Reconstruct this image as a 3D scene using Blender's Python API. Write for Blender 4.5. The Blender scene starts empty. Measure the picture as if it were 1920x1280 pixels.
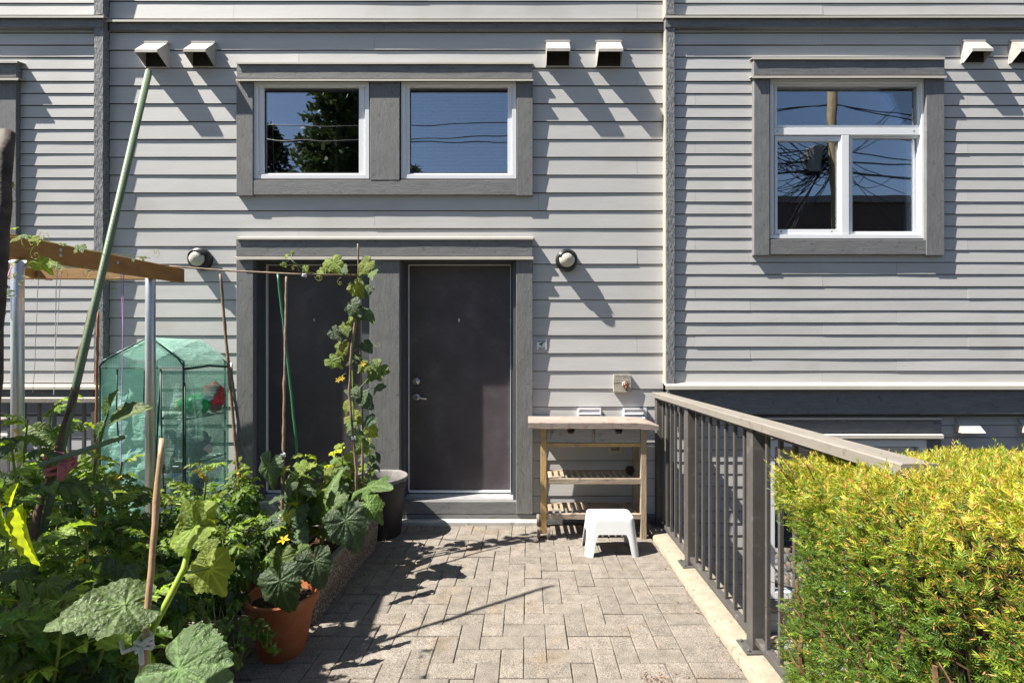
import bpy, bmesh, math, random
import numpy as np
from mathutils import Vector, Matrix, Euler, noise
random.seed(7)
rad = math.radians
S = bpy.context.scene
COL = S.collection

# ---------------------------------------------------------------- camera
CAMZ = 1.5; FPX = 920.0; VX = 990.0; VY = 668.0
cam_d = bpy.data.cameras.new('camera'); cam = bpy.data.objects.new('camera', cam_d); COL.objects.link(cam)
cam.location = (0, 0, CAMZ); cam.rotation_euler = (rad(90), 0, 0)
cam_d.sensor_width = 36; cam_d.lens = 36*FPX/1920
cam_d.shift_x = (960-VX)/1920; cam_d.shift_y = (VY-640)/1920
cam_d.clip_start = 0.05; cam_d.clip_end = 500
S.camera = cam

# ---------------------------------------------------------------- light
SUN = Vector((0.72, 0.205, -1.0)).normalized()          # travel direction of sunlight
w = bpy.data.worlds.new('World'); S.world = w; w.use_nodes = True
wn = w.node_tree.nodes; wl = w.node_tree.links
bg = wn['Background']
sky = wn.new('ShaderNodeTexSky'); sky.sky_type = 'NISHITA'; sky.sun_disc = False
sky.sun_elevation = math.asin(-SUN.z); sky.sun_rotation = math.atan2(-SUN.x, -SUN.y)
sky.altitude = 50; sky.air_density = 1.0; sky.dust_density = 0.6; sky.ozone_density = 1.0
wl.new(sky.outputs[0], bg.inputs[0]); bg.inputs[1].default_value = 0.05
sd = bpy.data.lights.new('sun', 'SUN'); sd.energy = 5.0; sd.angle = rad(0.53); sd.color = (1.0, 0.94, 0.84)
so = bpy.data.objects.new('sun', sd); COL.objects.link(so)
so.rotation_euler = SUN.to_track_quat('-Z', 'Y').to_euler(); so.location = (-5, -2, 8)
S.view_settings.view_transform = 'Standard'; S.view_settings.look = 'None'
S.view_settings.exposure = 1.5; S.view_settings.gamma = 1.0; S.view_settings.use_curve_mapping = False
S.render.engine = 'CYCLES'
S.cycles.max_bounces = 8; S.cycles.transparent_max_bounces = 24

# ---------------------------------------------------------------- helpers
def X(px, Y): return (px-VX)/FPX*Y
def Z(py, Y): return CAMZ-(py-VY)/FPX*Y
def P(px, py, Y): return Vector((X(px, Y), Y, Z(py, Y)))

class MB:
    def __init__(s): s.v = []; s.f = []; s.c = None
    def quad_box(s, p):                     # 8 corners: bottom 4 ccw, top 4 ccw
        b = len(s.v); s.v += [tuple(q) for q in p]
        for f in ((0,3,2,1),(4,5,6,7),(0,1,5,4),(1,2,6,5),(2,3,7,6),(3,0,4,7)): s.f.append([b+i for i in f])
        return s
    def box(s, x0, x1, y0, y1, z0, z1):
        if x0 > x1: x0, x1 = x1, x0
        if y0 > y1: y0, y1 = y1, y0
        if z0 > z1: z0, z1 = z1, z0
        return s.quad_box([(x0,y0,z0),(x1,y0,z0),(x1,y1,z0),(x0,y1,z0),(x0,y0,z1),(x1,y0,z1),(x1,y1,z1),(x0,y1,z1)])
    def tube(s, pts, r, n=8, cap=True):
        pts = [Vector(p) for p in pts]; m = len(pts)
        rs = r if isinstance(r, (list, tuple)) else [r]*m
        b = len(s.v); up = None
        for i, p in enumerate(pts):
            t = (pts[min(i+1, m-1)]-pts[max(i-1, 0)]).normalized()
            if up is None:
                up = Vector((0,0,1)) if abs(t.z) < .9 else Vector((1,0,0))
            a = t.cross(up).normalized(); c = a.cross(t).normalized(); up = c
            for k in range(n):
                an = 2*math.pi*k/n
                s.v.append(tuple(p+(a*math.cos(an)+c*math.sin(an))*rs[i]))
        for i in range(m-1):
            for k in range(n):
                k2 = (k+1) % n
                s.f.append([b+i*n+k, b+i*n+k2, b+(i+1)*n+k2, b+(i+1)*n+k])
        if cap:
            s.f.append([b+k for k in range(n)]); s.f.append([b+(m-1)*n+k for k in range(n)][::-1])
        return s
    def lathe(s, prof, c=(0,0,0), n=24, M=None, close=True):
        b = len(s.v); m = len(prof)
        for (r, z) in prof:
            for k in range(n):
                a = 2*math.pi*k/n; q = Vector((r*math.cos(a), r*math.sin(a), z))
                if M is not None: q = M @ q
                s.v.append((q.x+c[0], q.y+c[1], q.z+c[2]))
        for i in range(m-1):
            for k in range(n):
                k2 = (k+1) % n; s.f.append([b+i*n+k, b+i*n+k2, b+(i+1)*n+k2, b+(i+1)*n+k])
        if close:
            s.f.append([b+k for k in range(n)][::-1]); s.f.append([b+(m-1)*n+k for k in range(n)])
        return s
    def ball(s, c, r, n=10, m=7, sc=(1,1,1)):
        b = len(s.v)
        for i in range(m+1):
            t = math.pi*i/m
            for k in range(n):
                a = 2*math.pi*k/n
                s.v.append((c[0]+r*sc[0]*math.sin(t)*math.cos(a), c[1]+r*sc[1]*math.sin(t)*math.sin(a), c[2]+r*sc[2]*math.cos(t)))
        for i in range(m):
            for k in range(n):
                k2 = (k+1) % n; s.f.append([b+i*n+k, b+(i+1)*n+k, b+(i+1)*n+k2, b+i*n+k2])
        return s
    def prism(s, poly, axis, a0, a1):       # poly in the two other axes, extruded a0..a1 along axis
        b = len(s.v); n = len(poly)
        for a in (a0, a1):
            for (u, v) in poly:
                s.v.append({'x': (a, u, v), 'y': (u, a, v), 'z': (u, v, a)}[axis])
        s.f.append([b+i for i in range(n)][::-1]); s.f.append([b+n+i for i in range(n)])
        for i in range(n):
            j = (i+1) % n; s.f.append([b+i, b+j, b+n+j, b+n+i])
        return s
    def mesh(s, name, mat=None, smooth=False, bevel=0, fixn=True):
        me = bpy.data.meshes.new(name); me.from_pydata(s.v, [], s.f)
        if fixn or bevel:
            bm = bmesh.new(); bm.from_mesh(me)
            bmesh.ops.remove_doubles(bm, verts=bm.verts, dist=1e-6) if fixn == 'merge' else None
            if fixn: bmesh.ops.recalc_face_normals(bm, faces=bm.faces)
            if bevel:
                bmesh.ops.bevel(bm, geom=list(bm.edges), offset=bevel, segments=1, affect='EDGES', profile=.5, clamp_overlap=True)
            bm.to_mesh(me); bm.free()
        if smooth: me.shade_smooth()
        if mat: me.materials.append(mat)
        return me
    def build(s, name, mat=None, parent=None, smooth=False, bevel=0, fixn=True, label=None):
        o = bpy.data.objects.new(name, s.mesh(name, mat, smooth, bevel, fixn)); COL.objects.link(o)
        if parent is not None: attach(o, parent)
        if label: o['label'] = label
        return o

def world_of(o):
    m = Matrix.Translation(o.location) @ o.rotation_euler.to_matrix().to_4x4()
    if o.parent: m = world_of(o.parent) @ o.matrix_parent_inverse @ m
    return m
def attach(o, parent):                      # keeps o where it stands
    o.parent = parent; o.matrix_parent_inverse = world_of(parent).inverted()
def tag(o, label=None, cat=None, group=None, kind=None):
    if label: o['label'] = label
    if cat: o['category'] = cat
    if group: o['group'] = group
    if kind: o['kind'] = kind
    return o
def thing(name, label, cat, loc=(0,0,0), group=None):
    o = bpy.data.objects.new(name, None); COL.objects.link(o); o.location = loc; o.empty_display_size = .1
    return tag(o, label, cat, group)
def link(name, me, parent=None, M=None):    # object sharing mesh data; M = local matrix
    o = bpy.data.objects.new(name, me); COL.objects.link(o)
    if M is not None: o.matrix_basis = M
    if parent is not None: o.parent = parent
    return o

# ---------------------------------------------------------------- materials
def new_mat(name):
    m = bpy.data.materials.new(name); m.use_nodes = True
    nt = m.node_tree; return m, nt, nt.nodes, nt.links, nt.nodes['Principled BSDF']
def rgb(c): return (c[0], c[1], c[2], 1)
def mat(name, col, rough=.6, metal=0, var=.12, vscale=6, col2=None, bump=.15, bscale=60, stretch=(1,1,1), rand=0, spec=.4, distort=0, bdist=.004, blotch=None):
    """base colour with two-scale noise variation, fine relief, optional per-object variation"""
    m, nt, N, L, b = new_mat(name)
    tc = N.new('ShaderNodeTexCoord'); mp = N.new('ShaderNodeMapping'); mp.inputs['Scale'].default_value = stretch
    L.new(tc.outputs['Object'], mp.inputs[0])
    n1 = N.new('ShaderNodeTexNoise'); n1.inputs['Scale'].default_value = vscale; n1.inputs['Detail'].default_value = 6
    n1.inputs['Roughness'].default_value = .65; n1.inputs['Distortion'].default_value = distort
    L.new(mp.outputs[0], n1.inputs['Vector'])
    cr = N.new('ShaderNodeValToRGB'); cr.color_ramp.elements[0].position = .3; cr.color_ramp.elements[1].position = .7
    c2 = col2 if col2 else tuple(x*(1-var*2) for x in col)
    cr.color_ramp.elements[0].color = rgb(c2); cr.color_ramp.elements[1].color = rgb(col)
    L.new(n1.outputs[0], cr.inputs[0]); out = cr.outputs[0]
    if blotch:                                  # (colour, scale, threshold, soft)
        n3 = N.new('ShaderNodeTexNoise'); n3.inputs['Scale'].default_value = blotch[1]; n3.inputs['Detail'].default_value = 5
        L.new(tc.outputs['Object'], n3.inputs['Vector'])
        r3 = N.new('ShaderNodeValToRGB'); r3.color_ramp.elements[0].position = blotch[2]; r3.color_ramp.elements[1].position = min(1, blotch[2]+blotch[3])
        L.new(n3.outputs[0], r3.inputs[0])
        mx = N.new('ShaderNodeMix'); mx.data_type = 'RGBA'; L.new(r3.outputs[0], mx.inputs[0]); L.new(out, mx.inputs[6]); mx.inputs[7].default_value = rgb(blotch[0]); out = mx.outputs[2]
    if rand:
        oi = N.new('ShaderNodeObjectInfo'); mr = N.new('ShaderNodeMapRange'); mr.inputs[3].default_value = 1-rand; mr.inputs[4].default_value = 1+rand
        L.new(oi.outputs['Random'], mr.inputs[0])
        vm = N.new('ShaderNodeVectorMath'); vm.operation = 'SCALE'; L.new(out, vm.inputs[0]); L.new(mr.outputs[0], vm.inputs['Scale']); out = vm.outputs[0]
    L.new(out, b.inputs['Base Color'])
    b.inputs['Roughness'].default_value = rough; b.inputs['Metallic'].default_value = metal; b.inputs['Specular IOR Level'].default_value = spec
    if bump:
        n2 = N.new('ShaderNodeTexNoise'); n2.inputs['Scale'].default_value = bscale; n2.inputs['Detail'].default_value = 5
        L.new(mp.outputs[0], n2.inputs['Vector'])
        bp = N.new('ShaderNodeBump'); bp.inputs['Strength'].default_value = bump; bp.inputs['Distance'].default_value = bdist
        L.new(n2.outputs[0], bp.inputs['Height']); L.new(bp.outputs[0], b.inputs['Normal'])
    return m

M = {}
M['siding'] = mat('siding_paint', (.470,.468,.465), rough=.55, var=.05, vscale=2.2, bump=.25, bscale=22, stretch=(1,1,9), rand=.035, bdist=.002, blotch=((.385,.375,.355), 1.6, .56, .22))
M['edge'] = mat('lap_shadow_edge', (.035,.032,.028), rough=.9, bump=0)  # near-black foot of each lap board, painting in the gap shadow
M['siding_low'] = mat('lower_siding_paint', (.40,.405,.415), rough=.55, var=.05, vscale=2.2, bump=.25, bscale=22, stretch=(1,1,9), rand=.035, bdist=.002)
def trim_mat(name, stretch):
    return mat(name, (.185,.187,.192), rough=.7, var=.16, vscale=16, bump=.5, bscale=55, stretch=stretch, rand=.05, bdist=.0035, blotch=((.09,.095,.10), 26, .60, .15))
M['trim_v'] = trim_mat('rough_trim_vertical', (3,3,.45))
M['trim_h'] = trim_mat('rough_trim_horizontal', (.45,3,3))
M['corner'] = mat('weathered_corner_board', (.25,.255,.265), rough=.7, var=.2, vscale=16, bump=1.0, bscale=40, stretch=(2.5,2.5,.6), bdist=.007, blotch=((.10,.11,.12), 45, .50, .12))
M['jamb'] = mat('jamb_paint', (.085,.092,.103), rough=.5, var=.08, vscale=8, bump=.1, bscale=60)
M['flash'] = mat('cream_flashing', (.56,.53,.47), rough=.45, var=.06, vscale=3, bump=.05, bscale=20)
M['cream'] = mat('cream_corner_strip', (.42,.39,.33), rough=.5, var=.08, vscale=4, bump=.1)
M['vinyl'] = mat('white_vinyl', (.74,.76,.79), rough=.3, var=.02, vscale=3, bump=0)
M['gasket'] = mat('dark_gasket', (.02,.02,.02), rough=.6, bump=0)
M['door'] = mat('door_paint', (.088,.074,.084), rough=.42, var=.2, vscale=2.5, bump=.12, bscale=14, blotch=((.108,.094,.102), 5, .56, .3))
M['metal'] = mat('brushed_metal', (.55,.53,.50), rough=.3, metal=1, var=.05, bump=.03)
M['alu'] = mat('threshold_aluminium', (.62,.62,.64), rough=.35, metal=.6, var=.12, vscale=14, bump=.05)
M['vent'] = mat('vent_hood_plastic', (.50,.475,.44), rough=.45, var=.12, vscale=7, bump=.05, rand=.08, blotch=((.33,.30,.26), 16, .60, .2))
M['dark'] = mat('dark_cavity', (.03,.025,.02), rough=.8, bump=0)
M['room'] = mat('room_paint', (.16,.15,.14), rough=.9, bump=0)
M['roomwood'] = mat('room_floor', (.10,.07,.05), rough=.6, bump=0)
M['blind'] = mat('blind_slat', (.86,.87,.88), rough=.4, var=.02, bump=0)
M['black'] = mat('black_plastic', (.02,.02,.022), rough=.35, var=.1, bump=.05)
M['rail'] = mat('railing_paint', (.088,.083,.080), rough=.5, var=.15, vscale=8, bump=.15, bscale=50, blotch=((.15,.14,.13), 14, .58, .2))
M['railtop'] = mat('handrail_paint', (.245,.222,.195), rough=.55, var=.12, vscale=7, bump=.4, bscale=30, stretch=(2,.4,2), blotch=((.17,.15,.13), 18, .58, .15))
M['concrete'] = mat('kerb_concrete', (.30,.265,.205), rough=.9, var=.14, vscale=14, bump=.9, bscale=90, bdist=.006, blotch=((.16,.14,.10), 34, .60, .1))
M['ledge'] = mat('ledge_concrete', (.46,.45,.42), rough=.85, var=.12, vscale=10, bump=.4, bscale=50, blotch=((.25,.24,.22), 18, .6, .15))
M['rust'] = mat('rusty_metal', (.16,.06,.035), rough=.8, var=.3, vscale=30, bump=.5, bscale=80)

def glass_mat(name, refl, tint):
    m, nt, N, L, b = new_mat(name); N.remove(b)
    out = N['Material Output']; gl = N.new('ShaderNodeBsdfGlossy'); gl.inputs['Roughness'].default_value = 0.0; gl.inputs[0].default_value = (.92,.95,1,1)
    tr = N.new('ShaderNodeBsdfTransparent'); tr.inputs[0].default_value = rgb(tint)
    fr = N.new('ShaderNodeFresnel'); fr.inputs[0].default_value = 1.5
    mr = N.new('ShaderNodeMapRange'); mr.inputs[1].default_value = 0; mr.inputs[2].default_value = 1; mr.inputs[3].default_value = refl; mr.inputs[4].default_value = 1
    L.new(fr.outputs[0], mr.inputs[0])
    # slight waviness of real glass
    tc = N.new('ShaderNodeTexCoord'); nz = N.new('ShaderNodeTexNoise'); nz.inputs['Scale'].default_value = 2.2; nz.inputs['Detail'].default_value = 1
    L.new(tc.outputs['Object'], nz.inputs['Vector'])
    bp = N.new('ShaderNodeBump'); bp.inputs['Strength'].default_value = .25; bp.inputs['Distance'].default_value = .004; L.new(nz.outputs[0], bp.inputs['Height']); L.new(bp.outputs[0], gl.inputs['Normal'])
    mx = N.new('ShaderNodeMixShader'); L.new(mr.outputs[0], mx.inputs[0]); L.new(tr.outputs[0], mx.inputs[1]); L.new(gl.outputs[0], mx.inputs[2])
    L.new(mx.outputs[0], out.inputs[0]); return m
M['glass'] = glass_mat('window_glass', .25, (.85,.88,.90))

def paver_mat():
    m, nt, N, L, b = new_mat('paver_concrete')
    tc = N.new('ShaderNodeTexCoord'); geo = N.new('ShaderNodeNewGeometry'); oi = N.new('ShaderNodeObjectInfo')
    n1 = N.new('ShaderNodeTexNoise'); n1.inputs['Scale'].default_value = 230; n1.inputs['Detail'].default_value = 3
    n2 = N.new('ShaderNodeTexNoise'); n2.inputs['Scale'].default_value = 3.2; n2.inputs['Detail'].default_value = 5
    n3 = N.new('ShaderNodeTexNoise'); n3.inputs['Scale'].default_value = 14; n3.inputs['Detail'].default_value = 6
    for n in (n1, n2, n3): L.new(geo.outputs['Position'], n.inputs['Vector'])
    r1 = N.new('ShaderNodeValToRGB'); r1.color_ramp.elements[0].position = .35; r1.color_ramp.elements[1].position = .68
    r1.color_ramp.elements[0].color = (.098,.085,.073,1); r1.color_ramp.elements[1].color = (.315,.282,.245,1)
    L.new(n1.outputs[0], r1.inputs[0])
    # rust/moss staining
    r2 = N.new('ShaderNodeValToRGB'); r2.color_ramp.elements[0].position = .56; r2.color_ramp.elements[1].position = .78
    L.new(n2.outputs[0], r2.inputs[0])
    mx = N.new('ShaderNodeMix'); mx.data_type = 'RGBA'; mx.blend_type = 'MULTIPLY'; L.new(r2.outputs[0], mx.inputs[0]); L.new(r1.outputs[0], mx.inputs[6]); mx.inputs[7].default_value = (.95,.82,.62,1)
    r3 = N.new('ShaderNodeValToRGB'); r3.color_ramp.elements[0].position = .25; r3.color_ramp.elements[1].position = .6
    r3.color_ramp.elements[0].color = (.72,.72,.72,1); r3.color_ramp.elements[1].color = (1.06,1.06,1.06,1); L.new(n3.outputs[0], r3.inputs[0])
    mx2 = N.new('ShaderNodeMix'); mx2.data_type = 'RGBA'; mx2.blend_type = 'MULTIPLY'; mx2.inputs[0].default_value = 1
    L.new(mx.outputs[2], mx2.inputs[6]); L.new(r3.outputs[0], mx2.inputs[7])
    mr = N.new('ShaderNodeMapRange'); mr.inputs[3].default_value = .90; mr.inputs[4].default_value = 1.08; L.new(oi.outputs['Random'], mr.inputs[0])
    vm = N.new('ShaderNodeVectorMath'); vm.operation = 'SCALE'; L.new(mx2.outputs[2], vm.inputs[0]); L.new(mr.outputs[0], vm.inputs['Scale'])
    L.new(vm.outputs[0], b.inputs['Base Color']); b.inputs['Roughness'].default_value = .9; b.inputs['Specular IOR Level'].default_value = .25
    bp = N.new('ShaderNodeBump'); bp.inputs['Strength'].default_value = .8; bp.inputs['Distance'].default_value = .003
    L.new(n1.outputs[0], bp.inputs['Height']); L.new(bp.outputs[0], b.inputs['Normal'])
    return m
M['paver'] = paver_mat()
M['joint'] = mat('joint_sand', (.10,.085,.065), rough=1, var=.3, vscale=40, bump=.6, bscale=150, blotch=((.05,.06,.025), 9, .6, .1))
M['asphalt'] = mat('alley_asphalt', (.06,.06,.06), rough=.95, var=.2, vscale=8, bump=.4, bscale=120)
M['soil'] = mat('dark_soil', (.045,.028,.018), rough=1, var=.4, vscale=60, bump=1, bscale=120, bdist=.01)
# ================================================================ GROUND
WX0, WX1, WY0, WY1 = 1.27, 6.5, 2.2, 4.9           # sunken light well right of the kerb
LX0, LX1, LY0 = -7.0, -3.5, 4.0                    # and its twin at the far left
g = MB()
gz = -.07
for (x0, x1, y0, y1) in ((-80, 80, -90, WY0), (-80, LX0, WY0, 60), (LX0, LX1, WY0, LY0), (LX1, WX0, WY0, 60), (WX1, 80, WY0, 60), (WX0, WX1, WY1, 60), (LX0, LX1, WY1, 60)):
    g.box(x0, x1, y0, y1, gz-1.6, gz)
ground = g.build('ground', M['asphalt']); tag(ground, kind='structure')
wf = MB().box(WX0, WX1, WY0, WY1, -1.2, -1.05).box(LX0, LX1, LY0, WY1, -1.2, -1.05).build('light_well_floor', M['soil']); tag(wf, kind='structure')
bed = MB().box(WX0+.001, 4.5, -.5, 2.14, gz+.003, .0).build('hedge_bed', M['soil'], bevel=.01); tag(bed, kind='structure')
rw = MB().box(WX0, WX1, 2.14, 2.2-.002, -1.05, .03).build('retaining_wall', M['concrete']); tag(rw, kind='structure')
base = MB().box(-3.5, 1.02, -.6, 4.36, gz+.002, -.012).build('joint_sand_bed', M['joint']); tag(base, kind='structure')

# pavers: 90 degree herringbone with a soldier course beside the kerb
PL, PW, GAP, PT = .2300, .1150, .0028, .06
def brick_mesh(L_, W_, name='paver', seed=0):
    rnd = random.Random(seed); c = .004
    a, b_ = L_/2-GAP/2, W_/2-GAP/2
    v = []
    for (z, i) in ((-PT, 0), (-c, 0), (0, c)):
        for sx, sy in ((-1,-1),(1,-1),(1,1),(-1,1)):
            j = rnd.uniform(-.0008, .0008)
            v.append((sx*(a-i)+j, sy*(b_-i)-j, z))
    f = [[0,1,5,4],[1,2,6,5],[2,3,7,6],[3,0,4,7],[4,5,9,8],[5,6,10,9],[6,7,11,10],[7,4,8,11],[8,9,10,11]]
    me = bpy.data.meshes.new(name); me.from_pydata(v, [], f); me.materials.append(M['paver']); return me
full = [brick_mesh(PL, PW, seed=i) for i in range(5)]
half = [brick_mesh(PW, PW, seed=i+9) for i in range(3)]
sold = [brick_mesh(PL+.005, PW, seed=i+20) for i in range(4)]
patio = tag(MB().box(-3.5, 1.02, 4.36, 4.40, gz+.003, -.004).build('patio', M['joint']), kind='structure')
bricks = []
PX0, PX1, PY0, PY1 = -3.5, .785, .2, 4.36
ni = int((PX1-PX0)/PW)+3; nj = int((PY1-PY0)/PW)+3
for i in range(-1, ni):
    for j in range(-1, nj):
        k = (i-j) % 4
        if k == 0:
            x0, x1, y0, y1 = PX1-(i+2)*PW, PX1-i*PW, PY1-(j+1)*PW, PY1-j*PW
        elif k == 3:
            x0, x1, y0, y1 = PX1-(i+1)*PW, PX1-i*PW, PY1-(j+2)*PW, PY1-j*PW
        else: continue
        x0c, x1c, y0c, y1c = max(x0, PX0), min(x1, PX1), max(y0, PY0), min(y1, PY1)
        if x1c-x0c < .06 or y1c-y0c < .06: continue
        bricks.append(((x0c+x1c)/2, (y0c+y1c)/2, x1c-x0c, y1c-y0c))
for j in range(0, nj-1):
    y = PY1-(j+.5)*PW
    if y > PY0: bricks.append((.785+.118, y, .235, PW))
bricks.sort(key=lambda b: 0 if (-1.35 < b[0] and b[1] > 2.0) else (1+abs(b[0])+abs(b[1]-3)))
rest = MB()
for n, (cx, cy, lx, ly) in enumerate(bricks):
    rz = random.gauss(0, .0018); tx, ty = random.gauss(0, .006), random.gauss(0, .006)
    horiz = lx > ly
    big = max(lx, ly) > .2 and min(lx, ly) > .1
    me = random.choice(sold if lx == .235 else full) if big else random.choice(half)
    ang = (0 if horiz else math.pi/2) + random.gauss(0, .006) + (math.pi if random.random() < .5 else 0)
    if not big and not (max(lx, ly) < .13): # odd cut piece
        me = brick_mesh(max(lx, ly), min(lx, ly), seed=n)
    Mx = Matrix.Translation((cx+random.gauss(0,.0006), cy+random.gauss(0,.0006), rz)) @ Euler((tx, ty, ang)).to_matrix().to_4x4()
    if n < 298:
        link('paver', me, patio, Mx)
    else:
        b0 = len(rest.v)
        rest.v += [tuple(Mx @ v.co) for v in me.vertices]; rest.f += [[b0+i for i in p.vertices] for p in me.polygons]
o = rest.build('paver_field', M['paver'], patio, fixn=False); o['kind'] = 'stuff'

# kerb under the railing
kb = MB()
ys = [.2+i*.14 for i in range(31)]
prev = None
prof = [(1.025,-.06),(1.03,.016),(1.045,.028),(1.15,.032),(1.245,.03),(1.265,.018),(1.268,-.9)]
for i, y in enumerate(ys):
    b0 = len(kb.v)
    for (x, z) in prof:
        kb.v.append((x+noise.noise((x*5, y*4, 0))*.004, min(y, 4.36), z+noise.noise((x*9, y*5, 3))*.003))
    if prev is not None:
        for k in range(len(prof)-1): kb.f.append([prev+k, prev+k+1, b0+k+1, b0+k])
    prev = b0
tag(kb.build('kerb', M['concrete'], smooth=True), kind='structure')

# dead leaf litter on the paving
lit = MB()
for i in range(420):
    cl = random.random()
    x, y = (random.gauss(.62, .05), random.gauss(2.27, .03)) if cl < .13 else (random.uniform(-1.1, 1.0), random.uniform(2.3, 4.3)) if cl < .4 else (random.uniform(-1.0, 1.0), 4.34-abs(random.gauss(0, .035))) if cl < .6 else (1.015-abs(random.gauss(0, .03)), random.uniform(2.0, 4.3)) if cl < .8 else (-1.16+abs(random.gauss(0, .07)), random.uniform(2.2, 4.0))
    s_ = random.uniform(.0015, .0065); a = random.uniform(0, 6.28); z = .006
    p = [(x+s_*math.cos(a+t)*(1.8 if t in (0, math.pi) else .6), y+s_*math.sin(a+t)*(1.8 if t in (0, math.pi) else .6), z+random.uniform(0,.006)) for t in (0, math.pi/2, math.pi, 4.71)]
    b0 = len(lit.v); lit.v += p; lit.f.append([b0, b0+1, b0+2, b0+3])
tag(lit.build('leaf_litter', mat('dry_litter', (.25,.12,.05), var=.4, bump=0), fixn=False), 'small dry brown leaf bits scattered on the pavers', 'leaf litter', kind='stuff')

# ================================================================ HOUSES
def wall_with_holes(name, x0, x1, z0, z1, y0, y1, holes, parent, m):
    xs = sorted({x0, x1, *[h[0] for h in holes], *[h[1] for h in holes]}); zs = sorted({z0, z1, *[h[2] for h in holes], *[h[3] for h in holes]})
    xs = [x for x in xs if x0 <= x <= x1]; zs = [z for z in zs if z0 <= z <= z1]
    b = MB()
    for i in range(len(xs)-1):
        # merge vertical runs
        run = None
        for j in range(len(zs)-1):
            cx, cz = (xs[i]+xs[i+1])/2, (zs[j]+zs[j+1])/2
            inside = any(h[0] < cx < h[1] and h[2] < cz < h[3] for h in holes)
            if not inside:
                run = (run[0], zs[j+1]) if run else (zs[j], zs[j+1])
            if inside or j == len(zs)-2:
                if run: b.box(xs[i], xs[i+1], y0, y1, run[0], run[1])
                run = None
    return b.build(name, m, parent)

def plank_mesh(x0, x1, z0, pitch, yf, lean, seed):
    """one lap board: proud at its foot, leaning back under the board above; slightly bowed along its length"""
    n = max(2, int((x1-x0)/.22)); th = .0095; top = z0+pitch+.012
    V = []; F = []
    for i in range(n+1):
        x = x0+(x1-x0)*i/n
        bow = (noise.noise((x*1.1, z0*7.3+seed, .5))*.0027 + noise.noise((x*2.9, z0*5+seed, 4))*.0006)
        sag = noise.noise((x*.8, z0*9+seed, 9))*.0009
        yt = yf+lean*(1+.012/pitch)
        V += [(x, yf-bow+.0035, z0+sag-.001), (x, yf-bow, z0+.0040+sag), (x, yt, top), (x, yt+.004, top), (x, yf-bow+th, z0+sag-.001)]
    m = 5
    for i in range(n):
        for k in range(m):
            a, b_ = i*m+k, i*m+(k+1) % m
            F.append([a, a+m, b_+m, b_])
    F.append([0,1,2,3,4]); F.append([n*m+k for k in (4,3,2,1,0)])
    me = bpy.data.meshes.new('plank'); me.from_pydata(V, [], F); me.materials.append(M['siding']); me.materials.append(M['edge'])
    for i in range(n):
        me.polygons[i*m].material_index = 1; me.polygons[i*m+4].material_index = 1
    bm = bmesh.new(); bm.from_mesh(me); bmesh.ops.recalc_face_normals(bm, faces=bm.faces); bm.to_mesh(me); bm.free()
    return me
def siding(parent, x0, x1, rows, yf, lean, holes, joint, length, seed, m=None):
    """rows: list of (z_bottom, pitch); joint(row) -> phase of the butt joints"""
    for r, (z0, pitch) in enumerate(rows):
        cuts = []
        for h in holes:
            if min(h[3], z0+pitch) - max(h[2], z0) > 0.012: cuts.append((h[0], h[1]))
        segs = [(x0, x1)]
        for c in cuts:
            ns = []
            for s_ in segs:
                if c[1] <= s_[0] or c[0] >= s_[1]: ns.append(s_); continue
                if c[0] > s_[0]: ns.append((s_[0], c[0]))
                if c[1] < s_[1]: ns.append((c[1], s_[1]))
            segs = ns
        for (a, b_) in segs:
            js = []; j = joint(r)
            while j < b_:
                if j > a+.15 and j < b_-.15: js.append(j)
                j += length
            e = [a]+js+[b_]
            for q in range(len(e)-1):
                if e[q+1]-e[q] < .03: continue
                o = link('plank', plank_mesh(e[q]+(.001 if q else 0), e[q+1]-(.001 if q < len(e)-2 else 0), z0, pitch, yf, lean, seed+r*3.1+q*7.7)); attach(o, parent)
                if m: o.data.materials[0] = m

def FB(b, px0, px1, py0, py1, Yf, Yb):      # board whose front face fills these photo pixels at depth Yf
    return b.box(X(px0, Yf), X(px1, Yf), Yf, Yb, Z(py1, Yf), Z(py0, Yf))
def board(parent, name, px0, px1, py0, py1, Yf, Yb, m, bevel=.003):
    return FB(MB(), px0, px1, py0, py1, Yf, Yb).build(name, m, parent, bevel=bevel)
def rough_board(parent, name, px0, px1, py0, py1, Yf, Yb, m):
    """sawn timber: box with slightly wandering front edges"""
    x0, x1, z0, z1 = X(px0, Yf), X(px1, Yf), Z(py1, Yf), Z(py0, Yf)
    vert = (z1-z0) > (x1-x0); L_ = (z1-z0) if vert else (x1-x0); n = max(2, int(L_/.12)); V = []; F = []
    for i in range(n+1):
        t = i/n
        for (u, y) in ((0, Yb), (0, Yf+.003), (.003, Yf), (1, Yf), (1.003, Yf+.003), (1, Yb)):
            if vert:
                w_ = x1-x0; x = x0+min(u, 1)*w_ + (.003 if u == .003 else (-.003 if u == 1 and y == Yf else 0)); z = z0+t*(z1-z0)
                x += noise.noise((z*6, x0*3+u, 1))*.0012
            else:
                w_ = z1-z0; z = z0+min(u, 1)*w_ + (.003 if u == .003 else (-.003 if u == 1 and y == Yf else 0)); x = x0+t*(x1-x0)
                z += noise.noise((x*6, z0*3+u, 1))*.0012
            V.append((x, y+(noise.noise((x*7, z*7, 2))*.0012 if y < Yb else 0), z))
    m_ = 6
    for i in range(n):
        for k in range(m_):
            a, b_ = i*m_+k, i*m_+(k+1) % m_; F.append([a, a+m_, b_+m_, b_])
    F.append(list(range(m_))); F.append([n*m_+k for k in range(m_)][::-1])
    bb = MB(); bb.v = V; bb.f = F
    return bb.build(name, m, parent)
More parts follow.
